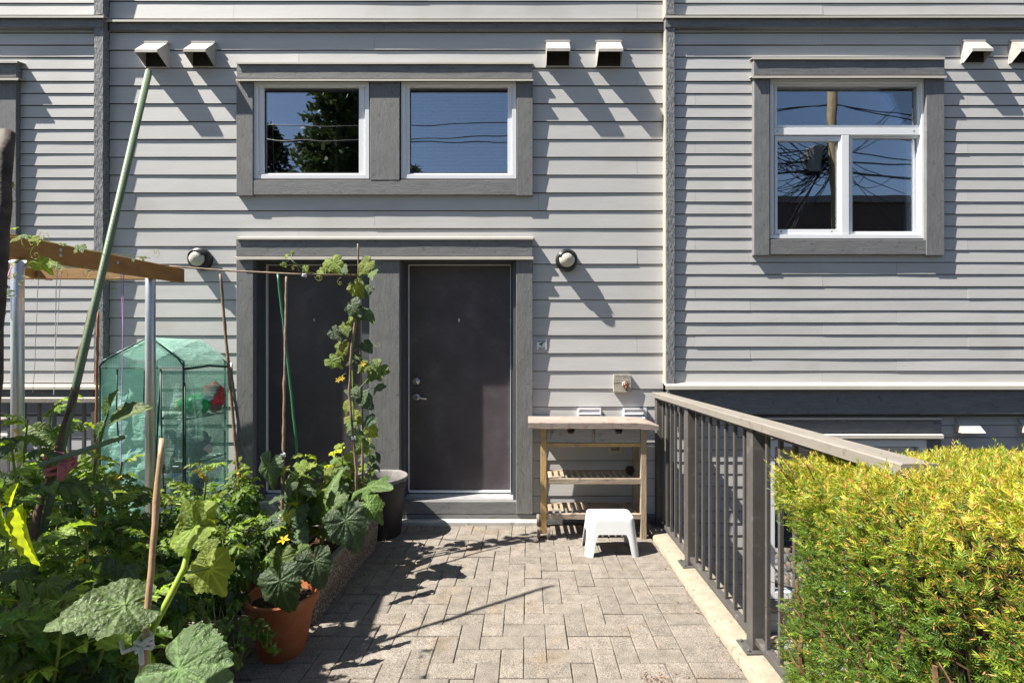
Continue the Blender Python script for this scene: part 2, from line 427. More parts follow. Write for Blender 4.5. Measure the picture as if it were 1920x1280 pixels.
def flashing(parent, px0, px1, py0, py1, Yf, Yb, m=None):
    """bent metal drip cap: sloping top and a short front lip"""
    x0, x1, z0, z1 = X(px0, Yf), X(px1, Yf), Z(py1, Yf), Z(py0, Yf)
    n = max(1, int((x1-x0)/.4)); b = MB()
    for i in range(n+1):
        x = x0+(x1-x0)*i/n; d = noise.noise((x*1.7, z0*3, 6))*.002
        b.v += [(x, Yb, z1+.012), (x, Yf-d, z1-(z1-z0)*.35), (x, Yf-d, z0), (x, Yf+.003-d, z0), (x, Yf+.003-d, z1-(z1-z0)*.35-.003), (x, Yb, z1+.008)]
    for i in range(n):
        for k in range(6):
            a, c = i*6+k, i*6+(k+1) % 6; b.f.append([a, a+6, c+6, c])
    b.f.append(list(range(6))); b.f.append([n*6+k for k in range(6)][::-1])
    return b.build('flashing', m or M['flash'], parent)
def frame_ring(b, px0, px1, py0, py1, t, Yf, Yb, ts=None):
    """four mitre-less members butted end to end; t in pixels"""
    tb = ts or t
    FB(b, px0, px0+t, py0, py1, Yf, Yb); FB(b, px1-t, px1, py0, py1, Yf, Yb)
    FB(b, px0+t, px1-t, py0, py0+tb, Yf, Yb); FB(b, px0+t, px1-t, py1-tb, py1, Yf, Yb)
def room(parent, px0, px1, py0, py1, Yf, depth, m=None):
    x0, x1, z0, z1 = X(px0, Yf)-.03, X(px1, Yf)+.03, Z(py1, Yf)-.03, Z(py0, Yf)+.03
    b = MB(); y0, y1 = Yf, Yf+depth; t = .02
    b.box(x0-.6, x1+.6, y1, y1+t, z0-.5, z1+.1)
    b.box(x0-.6, x0-.6+t, y0, y1, z0-.5, z1+.1).box(x1+.6-t, x1+.6, y0, y1, z0-.5, z1+.1)
    b.box(x0-.6, x1+.6, y0, y1, z1+.1, z1+.1+t).box(x0-.6, x1+.6, y0, y1, z0-.5-t, z0-.5)
    return b.build('room_interior', m or M['room'], parent)

def vent_hood(parent, px0, px1, py0, py1, Yw, out=.11, w_=None):
    """boxy exhaust hood: flange, sloping top, cheeks, open underside"""
    x0, x1 = X(px0, Yw), X(px1, Yw); zt, zb = Z(py0, Yw), Z(py1, Yw); t = .003
    b = MB()
    yb = Yw+.01; yf = Yw-out; zl = zb+(zt-zb)*.34       # front lip height
    yt = Yw-.018
    b.quad_box([(x0, yf, zl), (x1, yf, zl), (x1, yt, zt-.02), (x0, yt, zt-.02), (x0, yf, zl+t), (x1, yf, zl+t), (x1, yt, zt-.02+t), (x0, yt, zt-.02+t)])
    b.box(x0, x1, yf-.0015, yf+.0015, zl-.022, zl+t)
    for x in (x0, x1-t):
        b.prism([(yf+.002, zl-.022), (yt, zb), (yb, zb), (yb, zt-.016), (yt, zt-.019), (yf+.002, zl)], 'x', x+.0005, x+t-.0005)
    b.box(x0-.008, x1+.008, Yw-.022, yb, zt-.02+t, zt)
    b.box(x0-.006, x1+.006, Yw-.006, yb, zb, zt-.02)
    h = b.build('vent_hood', M['vent'], parent)
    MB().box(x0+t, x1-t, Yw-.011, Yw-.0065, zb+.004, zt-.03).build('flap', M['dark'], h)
    return h

def window_pair_unit(parent, px0, px1, py0, py1, gx0, gx1, gy0, gy1, Y0):
    """white fixed window: outer frame stepped to inner frame, then pane"""
    w_ = thing_part('window', parent)
    b = MB(); frame_ring(b, px0, px1, py0, py1, 7.5, Y0, Y0+.09, 7.5); b.build('frame', M['vinyl'], w_, bevel=.002)
    b = MB(); frame_ring(b, px0+8, px1-8, py0+8, py1-8, gx0-px0-8, Y0+.016, Y0+.085, gy1 and (py1-8-gy1)); b.build('sash', M['vinyl'], w_, bevel=.002)
    b = MB(); frame_ring(b, gx0, gx1, gy0, gy1, 1.6, Y0+.030, Y0+.06); b.build('gasket', M['gasket'], w_)
    FB(MB(), gx0+1, gx1-1, gy0+1, gy1-1, Y0+.040, Y0+.046).build('pane', M['glass'], w_)
    return w_
def thing_part(name, parent):
    e = bpy.data.objects.new(name, None); COL.objects.link(e); e.parent = parent; e.matrix_parent_inverse = world_of(parent).inverted(); e.empty_display_size = .1
    return e

# ---------------- the middle house
YM = 4.45
mid = thing('townhouse', 'middle grey clapboard townhouse with two dark entry doors and a pair of small windows', 'townhouse', (-1.2, 4.5, 0))
# opening rectangles (world) cut through the wall and the planks
def R(px0, px1, py0, py1, Y): return (X(px0, Y), X(px1, Y), Z(py1, Y), Z(py0, Y))
holes_m = [R(476, 692, 154, 337, 4.44), R(752, 968, 154, 337, 4.44), R(480, 691, 488, 962, 4.43), R(754, 962, 488, 962, 4.43)]
XL, XR = X(205, YM), X(1243.5, YM)
wall_with_holes('wall', XL-.12, XR+.12, -.07, 6.2, YM+.022, YM+.20, holes_m, mid, M['jamb'])
cut_m = [R(458, 985, 135, 352, 4.44), R(458, 985, 465, 975, 4.44)]
rows = []
p33 = 33.42; zb = lambda py: Z(py, YM)
k = 26
while True:
    py = 94.4+p33*k
    if py < 60: break
    rows.append((zb(py), p33/FPX*YM)); k -= 1
rows[-1] = (rows[-1][0], (94.4-57)/FPX*YM)
siding(mid, XL, XR, rows, YM, .0085, cut_m, lambda r: [X(702,YM), X(438,YM), X(1010,YM), X(560,YM), X(880,YM)][(r*2+3) % 5]-3.66*2, 3.66, 11)
up_rows = [(zb(36-33.4*i), p33/FPX*YM) for i in range(12)]
siding(mid, XL, XR, up_rows, YM, .0085, [], lambda r: [X(438,YM), X(800,YM)][r % 2]-3.66*2, 3.66, 77)
# belt course
for (a, b_) in ((205, 720), (720.6, 1244)):
    rough_board(mid, 'belt_board', a, b_, 40, 56, 4.425, 4.47, M['trim_h'])
flashing(mid, 198, 1244, 35, 41, 4.405, 4.47)
MB().box(X(204, YM)-.035, X(204.5, YM), 4.425, 4.47, 0.0, Z(57, 4.42)).build('corner_batten', M['corner'], mid, bevel=.002)
# pair of windows
for (a, b_) in ((442, 1000),):
    flashing(mid, a, b_, 114.5, 120, 4.393, 4.46); rough_board(mid, 'head_board', 444, 998, 119.5, 147, 4.408, 4.465, M['trim_h'])
    flashing(mid, a, b_, 146.5, 152, 4.385, 4.45)
rough_board(mid, 'trim_board', 443, 474, 152.5, 366, 4.413, 4.465, M['trim_v'])
rough_board(mid, 'trim_board', 694, 749, 152.5, 337, 4.413, 4.465, M['trim_v'])
rough_board(mid, 'trim_board', 969, 999, 152.5, 366, 4.413, 4.465, M['trim_v'])
rough_board(mid, 'trim_board', 474.5, 968.5, 337.5, 365, 4.416, 4.465, M['trim_h'])
wa = window_pair_unit(mid, 476, 692, 153.5, 335, 495, 683, 170, 325, 4.432)
wb = window_pair_unit(mid, 752, 968, 153.5, 335, 768, 955, 170, 325, 4.432)
room(wa, 476, 692, 153, 337, 4.66, 2.2); room(wb, 752, 968, 153, 337, 4.66, 2.2)
sl = MB()
zs0, zs1 = Z(325, 4.5)-.01, Z(168, 4.5)
xa, xb = X(766, 4.5), X(957, 4.5)
slat = bpy.data.meshes.new('slat')
L_ = xb-xa
slat.from_pydata([(0,-.010,.007),(L_,-.010,.007),(L_,-.001,.001),(0,-.001,.001),(0,.010,-.007),(L_,.010,-.007)], [], [[0,1,2,3],[3,2,5,4]]); slat.materials.append(M['blind']); slat.shade_smooth()
nz = int((zs1-zs0)/.033)
for i in range(nz):
    o = link('slat', slat); o.location = (xa, 4.505, zs0+i*.033); o.parent = wb; o.matrix_parent_inverse = world_of(wb).inverted()
for px in (796, 866, 932):
    MB().tube([(X(px, 4.53), 4.53, zs0), (X(px, 4.53), 4.53, zs1)], .0012, 4).build('blind_cord', M['blind'], wb)
MB().tube([(X(511, 4.5), 4.5, Z(215, 4.5)), (X(513.5, 4.5), 4.5, Z(322, 4.5))], .003, 5).build('blind_wand', M['blind'], wa)
# the doorway surround
flashing(mid, 441, 1000, 443, 449, 4.386, 4.46); rough_board(mid, 'head_board', 443, 998, 448.5, 480.5, 4.40, 4.465, M['trim_h'])
flashing(mid, 441, 1000, 480, 486.5, 4.385, 4.45)
rough_board(mid, 'trim_board', 443, 474.5, 487, 963, 4.41, 4.465, M['trim_v'])
rough_board(mid, 'trim_board', 693, 749, 487, 963, 4.41, 4.465, M['trim_v'])
rough_board(mid, 'trim_board', 968, 999, 487, 963, 4.41, 4.465, M['trim_v'])
YD = 4.62
def doorway(px0, px1, jl, jr, has_handle, label):
    """px0..px1 is the slab; jl..jr the opening between the face boards"""
    d = thing_part('door', mid)
    x0, x1 = X(px0, YD), X(px1, YD); zt, zb_ = Z(498, YD), Z(918, YD)
    MB().box(x0, x1, YD, YD+.045, zb_, zt).build('slab', M['door'], d, bevel=.002, label=label)
    b = MB(); xl, xr = X(jl, 4.41), X(jr, 4.41)
    # stepped jambs either side and head, running from the face boards back to the slab
    for (a, c) in ((xl, x0), (x1, xr)):
        s_ = 1 if a < c and c == x0 else -1
        if s_ == 1:
            b.box(a-.02, a+.004, 4.466, YD+.05, zb_-.12, zt+.09); b.box(a+.004, x0-.03, YD-.10, YD+.05, zb_-.12, zt+.05); b.box(x0-.03, x0-.004, YD-.03, YD+.05, zb_-.04, zt+.03)
        else:
            b.box(c-.004, c+.02, 4.466, YD+.05, zb_-.12, zt+.09); b.box(x1+.03, c-.004, YD-.10, YD+.05, zb_-.12, zt+.05); b.box(x1+.004, x1+.03, YD-.03, YD+.05, zb_-.04, zt+.03)
    b.box(xl+.004, xr-.004, 4.466, YD+.05, zt+.051, zt+.12); b.box(x0-.03, x1+.03, YD-.10, YD+.05, zt+.03, zt+.05); b.box(x0-.004, x1+.004, YD-.03, YD+.05, zt+.004, zt+.03)
    b.build('door_frame', M['jamb'], d, bevel=.0015)
    wsb = MB(); wsb.box(x0-.0045, x0-.0005, YD-.034, YD+.04, zb_, zt+.005).box(x1+.0005, x1+.0045, YD-.034, YD+.04, zb_, zt+.005).box(x0, x1, YD-.034, YD+.04, zt+.0005, zt+.0045)
    wsb.build('weather_strip', M['vinyl'], d)
    # threshold and sill board
    t = MB(); t.box(x0-.004, x1+.004, YD-.012, YD+.05, zb_-.022, zb_-.002); t.build('door_sweep', M['vinyl'], d)
    t = MB().quad_box([(x0-.03, YD-.15, zb_-.075), (x1+.03, YD-.15, zb_-.075), (x1+.03, YD+.05, zb_-.055), (x0-.03, YD+.05, zb_-.055),
                       (x0-.03, YD-.15, zb_-.058), (x1+.03, YD-.15, zb_-.058), (x1+.03, YD+.05, zb_-.024), (x0-.03, YD+.05, zb_-.024)])
    t.build('threshold', M['alu'], d, bevel=.002)
    rough_board(mid, 'sill_board', jl-.5, jr+.5, 940, 963, 4.425, 4.62, M['trim_h'])
    MB().box(x0+.49*(x1-x0)-.006, x0+.49*(x1-x0)+.006, YD-.004, YD+.01, Z(603, YD), Z(597, YD)).build('peephole', M['metal'], d)
    if has_handle:
        cx = X(781, YD)
        Mr = Matrix.Rotation(rad(90), 4, 'X')
        MB().lathe([(.034, 0), (.034, .008), (.028, .014), (.015, .016), (.015, .03), (.004, .031)], (cx, YD, Z(714.5, YD)), 20, Mr).build('deadbolt', M['metal'], d, smooth=True)
        hb = MB().lathe([(.034, 0), (.034, .007), (.026, .014), (.013, .018), (.012, .055), (.003, .058)], (cx, YD, Z(744, YD)), 20, Mr)
        hb.tube([(cx, YD-.05, Z(744, YD)), (cx+.03, YD-.055, Z(744.5, YD)), (cx+.105, YD-.05, Z(747, YD))], [.012, .010, .008], 8)
        hb.build('handle', M['metal'], d, smooth=True)
    # a dark hall behind, in case of gaps
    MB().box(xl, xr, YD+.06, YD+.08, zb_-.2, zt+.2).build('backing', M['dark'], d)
doorway(503, 679, 474.5, 693, False, None)
doorway(768, 957, 749, 968, True, None)
MB().box(X(440, 4.3), X(1012, 4.35), 4.345, 4.468, -.05, .035).build('ledge', M['ledge'], mid, bevel=.006)
MB().box(XL, XR, 4.425, 4.468, -.05, Z(964.5, 4.42)).build('skirting', M['trim_h'], mid)
vents_m = ((275, 316, 80, 127), (363, 404, 80, 126), (1024, 1067, 78, 125), (1118, 1163, 78, 126))
for v in vents_m: vent_hood(mid, *v, YM-.004, .135)
# low louvred vents behind the trolley
for (a, c) in ((1083, 1126), (1168, 1211)):
    b = MB(); x0, x1 = X(a, YM), X(c, YM); zt = Z(765, YM)
    frame = MB(); frame.box(x0, x0+.012, YM-.03, YM+.01, zt-.13, zt).box(x1-.012, x1, YM-.03, YM+.01, zt-.13, zt).box(x0+.012, x1-.012, YM-.03, YM+.01, zt-.006, zt).box(x0+.012, x1-.012, YM-.008, YM+.01, zt-.13, zt-.006)
    vo = frame.build('low_vent', M['vinyl'], mid)
    for i in range(3):
        z = zt-.02-i*.036
        b = MB().quad_box([(x0+.0125, YM-.034, z-.032), (x1-.0125, YM-.034, z-.032), (x1-.0125, YM-.009, z-.003), (x0+.0125, YM-.009, z-.003),
                           (x0+.0125, YM-.034, z-.028), (x1-.0125, YM-.034, z-.028), (x1-.0125, YM-.009, z), (x0+.0125, YM-.009, z)])
        b.build('louvre', M['vinyl'], vo)
# small outlet cover behind the trolley
ob = MB(); frame_ring(ob, 1141, 1167, 831, 849, 5, YM-.02, YM+.008); oo = ob.build('outlet_cover', mat('outlet_beige', (.55,.50,.38), rough=.5, bump=0), mid, bevel=.002)
FB(MB(), 1146.5, 1161.5, 836.5, 843.5, YM-.008, YM+.008).build('socket', mat('outlet_inner', (.30,.27,.18), rough=.6, bump=0), oo)

# ---------------- side houses
def side_house(name, label, side):
    right = side > 0
    YF, YS = (4.36, 4.39) if right else (4.385, 4.415)
    h = thing(name, label, 'townhouse', (X(1265, 4.4) if right else X(176, 4.4), 4.5, 0))
    SC = YS
    if right: x_in, x_out = X(1265.5, YS), X(2450, YS)
    else: x_in, x_out = X(175.5, YS), X(-560, YS)
    xa, xb = min(x_in, x_out), max(x_in, x_out)
    off = 0 if right else -1741
    win = R(1443+off, 1735+off, 149, 448, YS)
    wcut = R(1430+off, 1752+off, 132, 460, YS)
    # lower storey window (in the well)
    ZB = Z(718.2, YS)                                   # foot of the upper siding
    YL = 4.44                                           # lower wall stands further back
    lowwin = R(1440+off, 1738+off, 824, 1122, YL)
    lowcut = R(1428+off, 1752+off, 812, 1135, YL)
    wall_with_holes('wall', xa-.0, xb, ZB-.30, 6.2, YS+.022, YS+.20, [win], h, M['jamb'])
    wall_with_holes('lower_wall', xa, xb, -1.2, ZB-.303, YL+.012, YS+.20, [lowwin], h, M['jamb'])
    p = 22.62/FPX*YS; rows = [(ZB+i*p, p) for i in range(30)]
    zl = Z(53, YS); rows = [r for r in rows if r[0] < zl-.03]; rows[-1] = (rows[-1][0], zl-rows[-1][0])
    jp = [X(q, YS) for q in ((1543,), (1682,), (1407,), (1815,))for q in q]
    jj = (lambda r: jp[r % 4]-3.66*2) if right else (lambda r: X([-120, -330, -40, -250][r % 4], YS)-3.66*2)
    siding(h, xa, xb, rows, YS, .0070, [wcut], jj, 3.66/1.5, 200*side)
    siding(h, xa, xb, [(Z(29, YS)+i*p, p) for i in range(18)], YS, .0070, [], jj, 3.66/1.5, 300*side)
    # inner corner
    if right:
        rough_board(h, 'corner_board', 1249, 1265.5, 52, 719, YF, YS+.03, M['corner'])
        rough_board(h, 'corner_board', 1249, 1265.5, -300, 26, YF, YS+.03, M['corner'])
        xs = X(1249, YF)
        MB().box(xs-.004, xs-.0005, YF+.004, YM+.02, Z(719, YF), Z(52, YF)).build('corner_strip', M['cream'], h)
        MB().box(xs-.004, xs-.0005, YF+.004, YM+.02, Z(26, YF), Z(-300, YF)).build('corner_strip', M['cream'], h)
        MB().box(xs, xs+.03, YL+.03, YM+.06, -1.1, Z(780, YF)).build('corner_board', M['trim_v'], h)
        a, c = 1247, 2450
        MB().box(xs-.001, xs+.0-.001+.02, YL, YM+.05, -1.1, ZB-.30).build('corner_strip', M['cream'], h)
    else:
        rough_board(h, 'corner_board', 176, 193.5, 52, 900, YF, YS+.03, M['corner'])
        rough_board(h, 'corner_board', 176, 193.5, -300, 27, YF, YS+.03, M['corner'])
        MB().box(X(193.5, YF)-.02, X(193.5, YF)-.002, YF+.032, YM+.02, Z(719, YF), Z(52, YF)).build('corner_return', M['jamb'], h)
        MB().box(X(193.5, YF)-.02, X(193.5, YF)-.002, YF+.032, YM+.02, Z(27, YF), Z(-300, YF)).build('corner_return', M['jamb'], h)
        a, c = -560, 193
    rough_board(h, 'belt_board', a+1, c, 33, 51.5, YF-.008, YS+.02, M['trim_h']); flashing(h, a, c+1, 27.5, 33.5, YF-.03, YS+.02)
    # bottom belt, deep in the shade of its drip cap
    if right:
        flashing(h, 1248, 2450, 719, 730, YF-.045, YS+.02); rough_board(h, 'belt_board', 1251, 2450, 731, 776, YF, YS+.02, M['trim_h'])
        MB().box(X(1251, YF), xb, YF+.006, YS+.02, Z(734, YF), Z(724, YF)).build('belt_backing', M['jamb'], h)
    else:
        flashing(h, -560, 192, 722, 730, YF-.035, YS+.02); rough_board(h, 'belt_board', -560, 175, 731, 776, YF+.01, YS+.02, M['trim_h'])
    # lower siding
    p2 = 22.9/FPX*YL; top = Z(776, YF)-.001
    lr = [(top-(i+1)*p2, p2 if i else p2-.012) for i in range(21)]
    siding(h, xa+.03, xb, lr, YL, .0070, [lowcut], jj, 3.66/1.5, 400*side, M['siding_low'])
    # main window
    q = off
    flashing(h, 1412+q, 1772+q, 105.5, 111.5, 4.326, YS+.02) if right else flashing(h, 1412+q, 1775+q-2, 112, 118, 4.345, YS+.02)
    dy = 0 if right else 4
    rough_board(h, 'head_board', 1414+q, 1771+q, 111+dy, 140.5+dy, YF-.02, YS+.02, M['trim_h'])
    flashing(h, 1411+q, 1775+q, 140+dy, 146.5+dy, 4.325 if right else 4.345, YS+.015)
    rough_board(h, 'trim_board', 1413.5+q, 1443+q, 147+dy, 478, YF-.008, YS+.02, M['trim_v'])
    rough_board(h, 'trim_board', 1737+q, 1771+q, 147+dy, 478, YF-.008, YS+.02, M['trim_v'])
    rough_board(h, 'trim_board', 1443.5+q, 1736.5+q, 449, 477, YF-.004, YS+.02, M['trim_h'])
    Y0 = YS+.005
    w_ = thing_part('window', h)
    b = MB(); frame_ring(b, 1444+q, 1735+q, 148, 447, 7, Y0-.012, Y0+.09, 7); b.build('frame', M['vinyl'], w_, bevel=.002)
    b = MB(); FB(b, 1452+q, 1727+q, 240, 253, Y0, Y0+.07); FB(b, 1578+q, 1592+q, 253.5, 439, Y0, Y0+.07); b.build('mullion', M['vinyl'], w_, bevel=.002)
    b = MB(); frame_ring(b, 1453+q, 1577.5+q, 255, 439, 5, Y0+.012, Y0+.05, 9); b.build('sash', M['vinyl'], w_, bevel=.002)
    b = MB(); frame_ring(b, 1592.5+q, 1727+q, 253.5, 439, 6, Y0+.02, Y0+.06, 5); frame_ring(b, 1452+q, 1727+q, 156, 239.5, 5, Y0+.02, Y0+.06, 5); b.build('sash', M['vinyl'], w_, bevel=.002)
    for (a1, a2, b1, b2, yy) in ((1452, 1727, 156, 240, .04), (1455, 1575, 257, 437, .03), (1594, 1725, 255, 437, .04)):
        FB(MB(), a1+2+q, a2-2+q, b1+2, b2-2, Y0+yy, Y0+yy+.006).build('pane', M['glass'], w_)
    b = MB()
    for (u, v_) in ((1458, 246), (1714, 246), (1465, 434), (1560, 434)): FB(b, u-1.3+q, u+1.3+q, v_-.8, v_+.8, Y0-.001, Y0+.003)
    b.build('weep_slots', M['gasket'], w_)
    room(w_, 1444+q, 1735+q, 148, 448, YS+.21, 2.6)
    MB().box(X(1700+q, 4.47), X(1724+q, 4.47), 4.475, 4.50, Z(440, 4.47), Z(154, 4.47)).build('drawn_blind', M['blind'], w_)
    # lower window in the well
    flashing(h, 1407+q, 1766+q, 781, 787, YL-.05, YL+.03); rough_board(h, 'head_board', 1409+q, 1765+q, 787.5, 812, YL-.03, YL+.03, M['trim_h']); flashing(h, 1405+q, 1770+q, 812, 822, YL-.065, YL+.03)
    rough_board(h, 'trim_board', 1409+q, 1439+q, 823, 1150, YL-.028, YL+.03, M['trim_v']); rough_board(h, 'trim_board', 1739+q, 1765+q, 823, 1150, YL-.028, YL+.03, M['trim_v'])
    rough_board(h, 'trim_board', 1439.5+q, 1738.5+q, 1124, 1150, YL-.028, YL+.03, M['trim_h'])
    w2 = thing_part('window', h)
    b = MB(); frame_ring(b, 1440+q, 1738+q, 824, 1122, 13, YL-.02, YL+.08); FB(b, 1585+q, 1597+q, 837, 1109, YL, YL+.06); b.build('frame', M['vinyl'], w2, bevel=.002)
    FB(MB(), 1453+q, 1585+q, 838, 1108, YL+.02, YL+.026).build('pane', M['glass'], w2); FB(MB(), 1597+q, 1725+q, 838, 1108, YL+.02, YL+.026).build('pane', M['glass'], w2)
    b = MB(); z = Z(1108, YL)
    while z < Z(838, YL):
        b.quad_box([(X(1453+q, YL), YL+.085, z), (X(1725+q, YL), YL+.085, z), (X(1725+q, YL), YL+.10, z+.017), (X(1453+q, YL), YL+.10, z+.017),
                    (X(1453+q, YL), YL+.085, z+.001), (X(1725+q, YL), YL+.085, z+.001), (X(1725+q, YL), YL+.10, z+.018), (X(1453+q, YL), YL+.10, z+.018)]); z += .0265
    bl = b.build('blind', M['blind'], w2); bl['kind'] = 'stuff'
    room(w2, 1440+q, 1738+q, 830, 1100, YS+.21, 1.5)
    if right:
        vent_hood(h, 1804, 1843, 77, 119, YS-.003, .10)
        vent_hood(h, 1893, 1933, 77, 120, YS-.003, .10)
        for (u, v_) in ((1790, 1826), (1908, 1945)):
            x0, x1 = X(u, YL), X(v_, YL); z1 = Z(783, YL)
            b = MB().quad_box([(x0-.014, YL-.105, z1-.125), (x1+.014, YL-.105, z1-.125), (x1, YL+.0, z1-.003), (x0, YL+.0, z1-.003), (x0-.014, YL-.105, z1-.122), (x1+.014, YL-.105, z1-.122), (x1, YL, z1), (x0, YL, z1)])
            for x, e in ((x0, -.014), (x1-.003, .014)):
                b.quad_box([(x+e, YL-.103, z1-.126), (x+e+.003, YL-.103, z1-.126), (x+.003, YL+.01, z1-.126), (x, YL+.01, z1-.126), (x+e, YL-.103, z1-.1255), (x+e+.003, YL-.103, z1-.1255), (x+.003, YL+.01, z1-.006), (x, YL+.01, z1-.006)])
            b.build('vent_hood', M['vent'], h)
    return h
rh = side_house('townhouse', 'right-hand grey townhouse with narrow clapboards and one tall three-pane window', 1)
lh = side_house('townhouse', 'left-hand grey townhouse with narrow clapboards, cut by the left edge of the photo', -1)

# ================================================================ WALL FITTINGS
def wall_lamp(px, py, label):
    c = P(px, py, YM-.003); t = thing('wall_lamp', label, 'wall lamp', c, group='round bulkhead lamps beside the doors')
    Mr = Matrix.Rotation(rad(90), 4, 'X')
    MB().lathe([(.100, 0), (.100, .03), (.094, .045), (.076, .052), (.070, .050), (.070, .03)], c, 32, Mr).build('housing', M['black'], t, smooth=True)
    MB().lathe([(.096, .02), (.098, .05), (.088, .066), (.074, .070), (.070, .06)], c+Vector((0, -.004, 0)), 32, Mr, close=False).build('bezel', M['black'], t, smooth=True)
    MB().lathe([(.074, .045), (.073, .065), (.064, .088), (.045, .105), (.02, .113), (.001, .115)], c, 28, Mr, close=False).build('glass_dome', mat('frosted_dome', (.55,.53,.46), rough=.25, var=.1, vscale=20, bump=0, blotch=((.35,.31,.22), 14, .58, .2)), t, smooth=True)
    b = MB()                                            # eyelid hood over the top of the dome
    n = 16
    for i in range(n+1):
        a = rad(20+140*i/n)
        for (r_, d) in ((.084, .062), (.080, .085), (.066, .104)):
            rr = r_; b.v.append((c.x+rr*math.cos(a), c.y-d, c.z+rr*math.sin(a)))
    for i in range(n):
        for k in range(2): b.f.append([i*3+k, i*3+k+1, (i+1)*3+k+1, (i+1)*3+k])
    ho = b.build('eyelid', M['black'], t, smooth=True); md = ho.modifiers.new('solid', 'SOLIDIFY'); md.thickness = .003
wall_lamp(379, 487, 'round black bulkhead lamp left of the left door, above the green plastic greenhouse')
wall_lamp(1062, 489, 'round black bulkhead lamp right of the right door, above the wooden trolley')

# security sticker
c0 = P(1006.5, 636.5, YM-.006); c1 = P(1024.5, 655, YM-.006)
sg = thing('warning_sign', 'tiny white square warning sign with a black camera symbol on the siding', 'sign', (c0.x, c0.y, c1.z))
W_, H_ = c1.x-c0.x, c0.z-c1.z
MB().box(c0.x, c1.x, c0.y, c0.y+.002, c1.z, c0.z).build('plate', M['vinyl'], sg)
yk = c0.y-.0008
blk = mat('sign_ink', (.02,.02,.03), rough=.5, bump=0)
MB().box(c0.x+.05*W_, c1.x-.05*W_, yk, c0.y-.0001, c0.z-.24*H_, c0.z-.06*H_).build('header', blk, sg)
ft = bpy.data.curves.new('lettering', 'FONT'); ft.body = 'WARNING'; ft.size = .17*H_; ft.align_x = 'CENTER'; ft.extrude = .0002
fo = bpy.data.objects.new('lettering', ft); COL.objects.link(fo); fo.location = (c0.x+W_/2, yk-.0005, c0.z-.215*H_); fo.rotation_euler = (rad(90), 0, 0); fo.data.materials.append(M['vinyl'])
bpy.context.view_layer.update()
tm = bpy.data.meshes.new_from_object(fo.evaluated_get(bpy.context.evaluated_depsgraph_get())); mw = fo.matrix_world.copy()
bpy.data.objects.remove(fo); fo = bpy.data.objects.new('lettering', tm); tm.transform(mw); COL.objects.link(fo); attach(fo, sg)
gb = MB(); mx_, mz = c0.x+.5*W_, c0.z-.45*H_
Mg = Matrix.Translation((mx_, yk+.0004, mz)) @ Matrix.Rotation(rad(-22), 4, 'Y')
def gbox(x0, x1, z0, z1): gb.quad_box([Mg @ Vector(q) for q in ((x0,-.0004,z0),(x1,-.0004,z0),(x1,.0003,z0),(x0,.0003,z0),(x0,-.0004,z1),(x1,-.0004,z1),(x1,.0003,z1),(x0,.0003,z1))])
gbox(-.24*W_, .16*W_, -.03*H_, .12*H_); gbox(.17*W_, .24*W_, .0, .09*H_); gbox(-.08*W_, .0, -.17*H_, -.035*H_); gbox(-.2*W_, .0, -.22*H_, -.175*H_)
gb.build('camera_symbol', blk, sg)
tb = MB()
for i, (a, b_) in enumerate(((.1, .9), (.22, .78))): tb.box(c0.x+a*W_, c0.x+b_*W_, yk, c0.y-.0001, c1.z+(.17-.1*i)*H_-.02*H_, c1.z+(.17-.1*i)*H_+.02*H_)
tb.build('small_print', blk, sg)

# garden tap on its timber block
c = P(1167, 718.5, YM-.03); tp = thing('garden_tap', 'rusty round-handled garden tap on a square weathered block beside the siding corner', 'tap', (c.x, YM, c.z-.08))
mb_ = mat('weathered_block', (.42,.39,.34), rough=.85, var=.25, vscale=20, bump=.8, bscale=50, stretch=(.6,1,3), blotch=((.2,.16,.12), 30, .6, .1))
MB().box(c.x-.079, c.x+.079, YM-.035, YM+.003, c.z+.001, c.z+.079).build('block', mb_, tp, bevel=.002)
MB().box(c.x-.079, c.x+.079, YM-.034, YM+.003, c.z-.079, c.z-.001).build('block', mb_, tp, bevel=.002)
Mr = Matrix.Rotation(rad(90), 4, 'X'); cc = (c.x+.02, YM-.034, c.z-.008)
MB().lathe([(.026, 0), (.024, .012), (.012, .018), (.011, .055), (.004, .056)], cc, 12, Mr).build('spout', mat('tap_plaster', (.5,.42,.36), rough=.8), tp, smooth=True)
hb = MB()
for i in range(24):
    a0 = 2*math.pi*i/24
hp = [(cc[0]+.022*math.cos(2*math.pi*i/16)*(1+.12*math.cos(5*2*math.pi*i/16)), cc[1]-.055, cc[2]+.022*math.sin(2*math.pi*i/16)*(1+.12*math.cos(5*2*math.pi*i/16))) for i in range(17)]
hb.tube(hp, .005, 6, cap=False)
for i in range(4):
    a = i*math.pi/2+.4; hb.tube([(cc[0], cc[1]-.055, cc[2]), (cc[0]+.021*math.cos(a), cc[1]-.055, cc[2]+.021*math.sin(a))], .0035, 5)
hb.lathe([(.009, .05), (.009, .062), (.002, .063)], cc, 10, Mr); hb.build('handwheel', M['rust'], tp, smooth=True)
MB().tube([(cc[0]+.0, YM-.07, cc[2]-.004), (cc[0], YM-.10, cc[2]-.02), (cc[0], YM-.105, cc[2]-.05)], .010, 8).build('nozzle', M['rust'], tp, smooth=True)
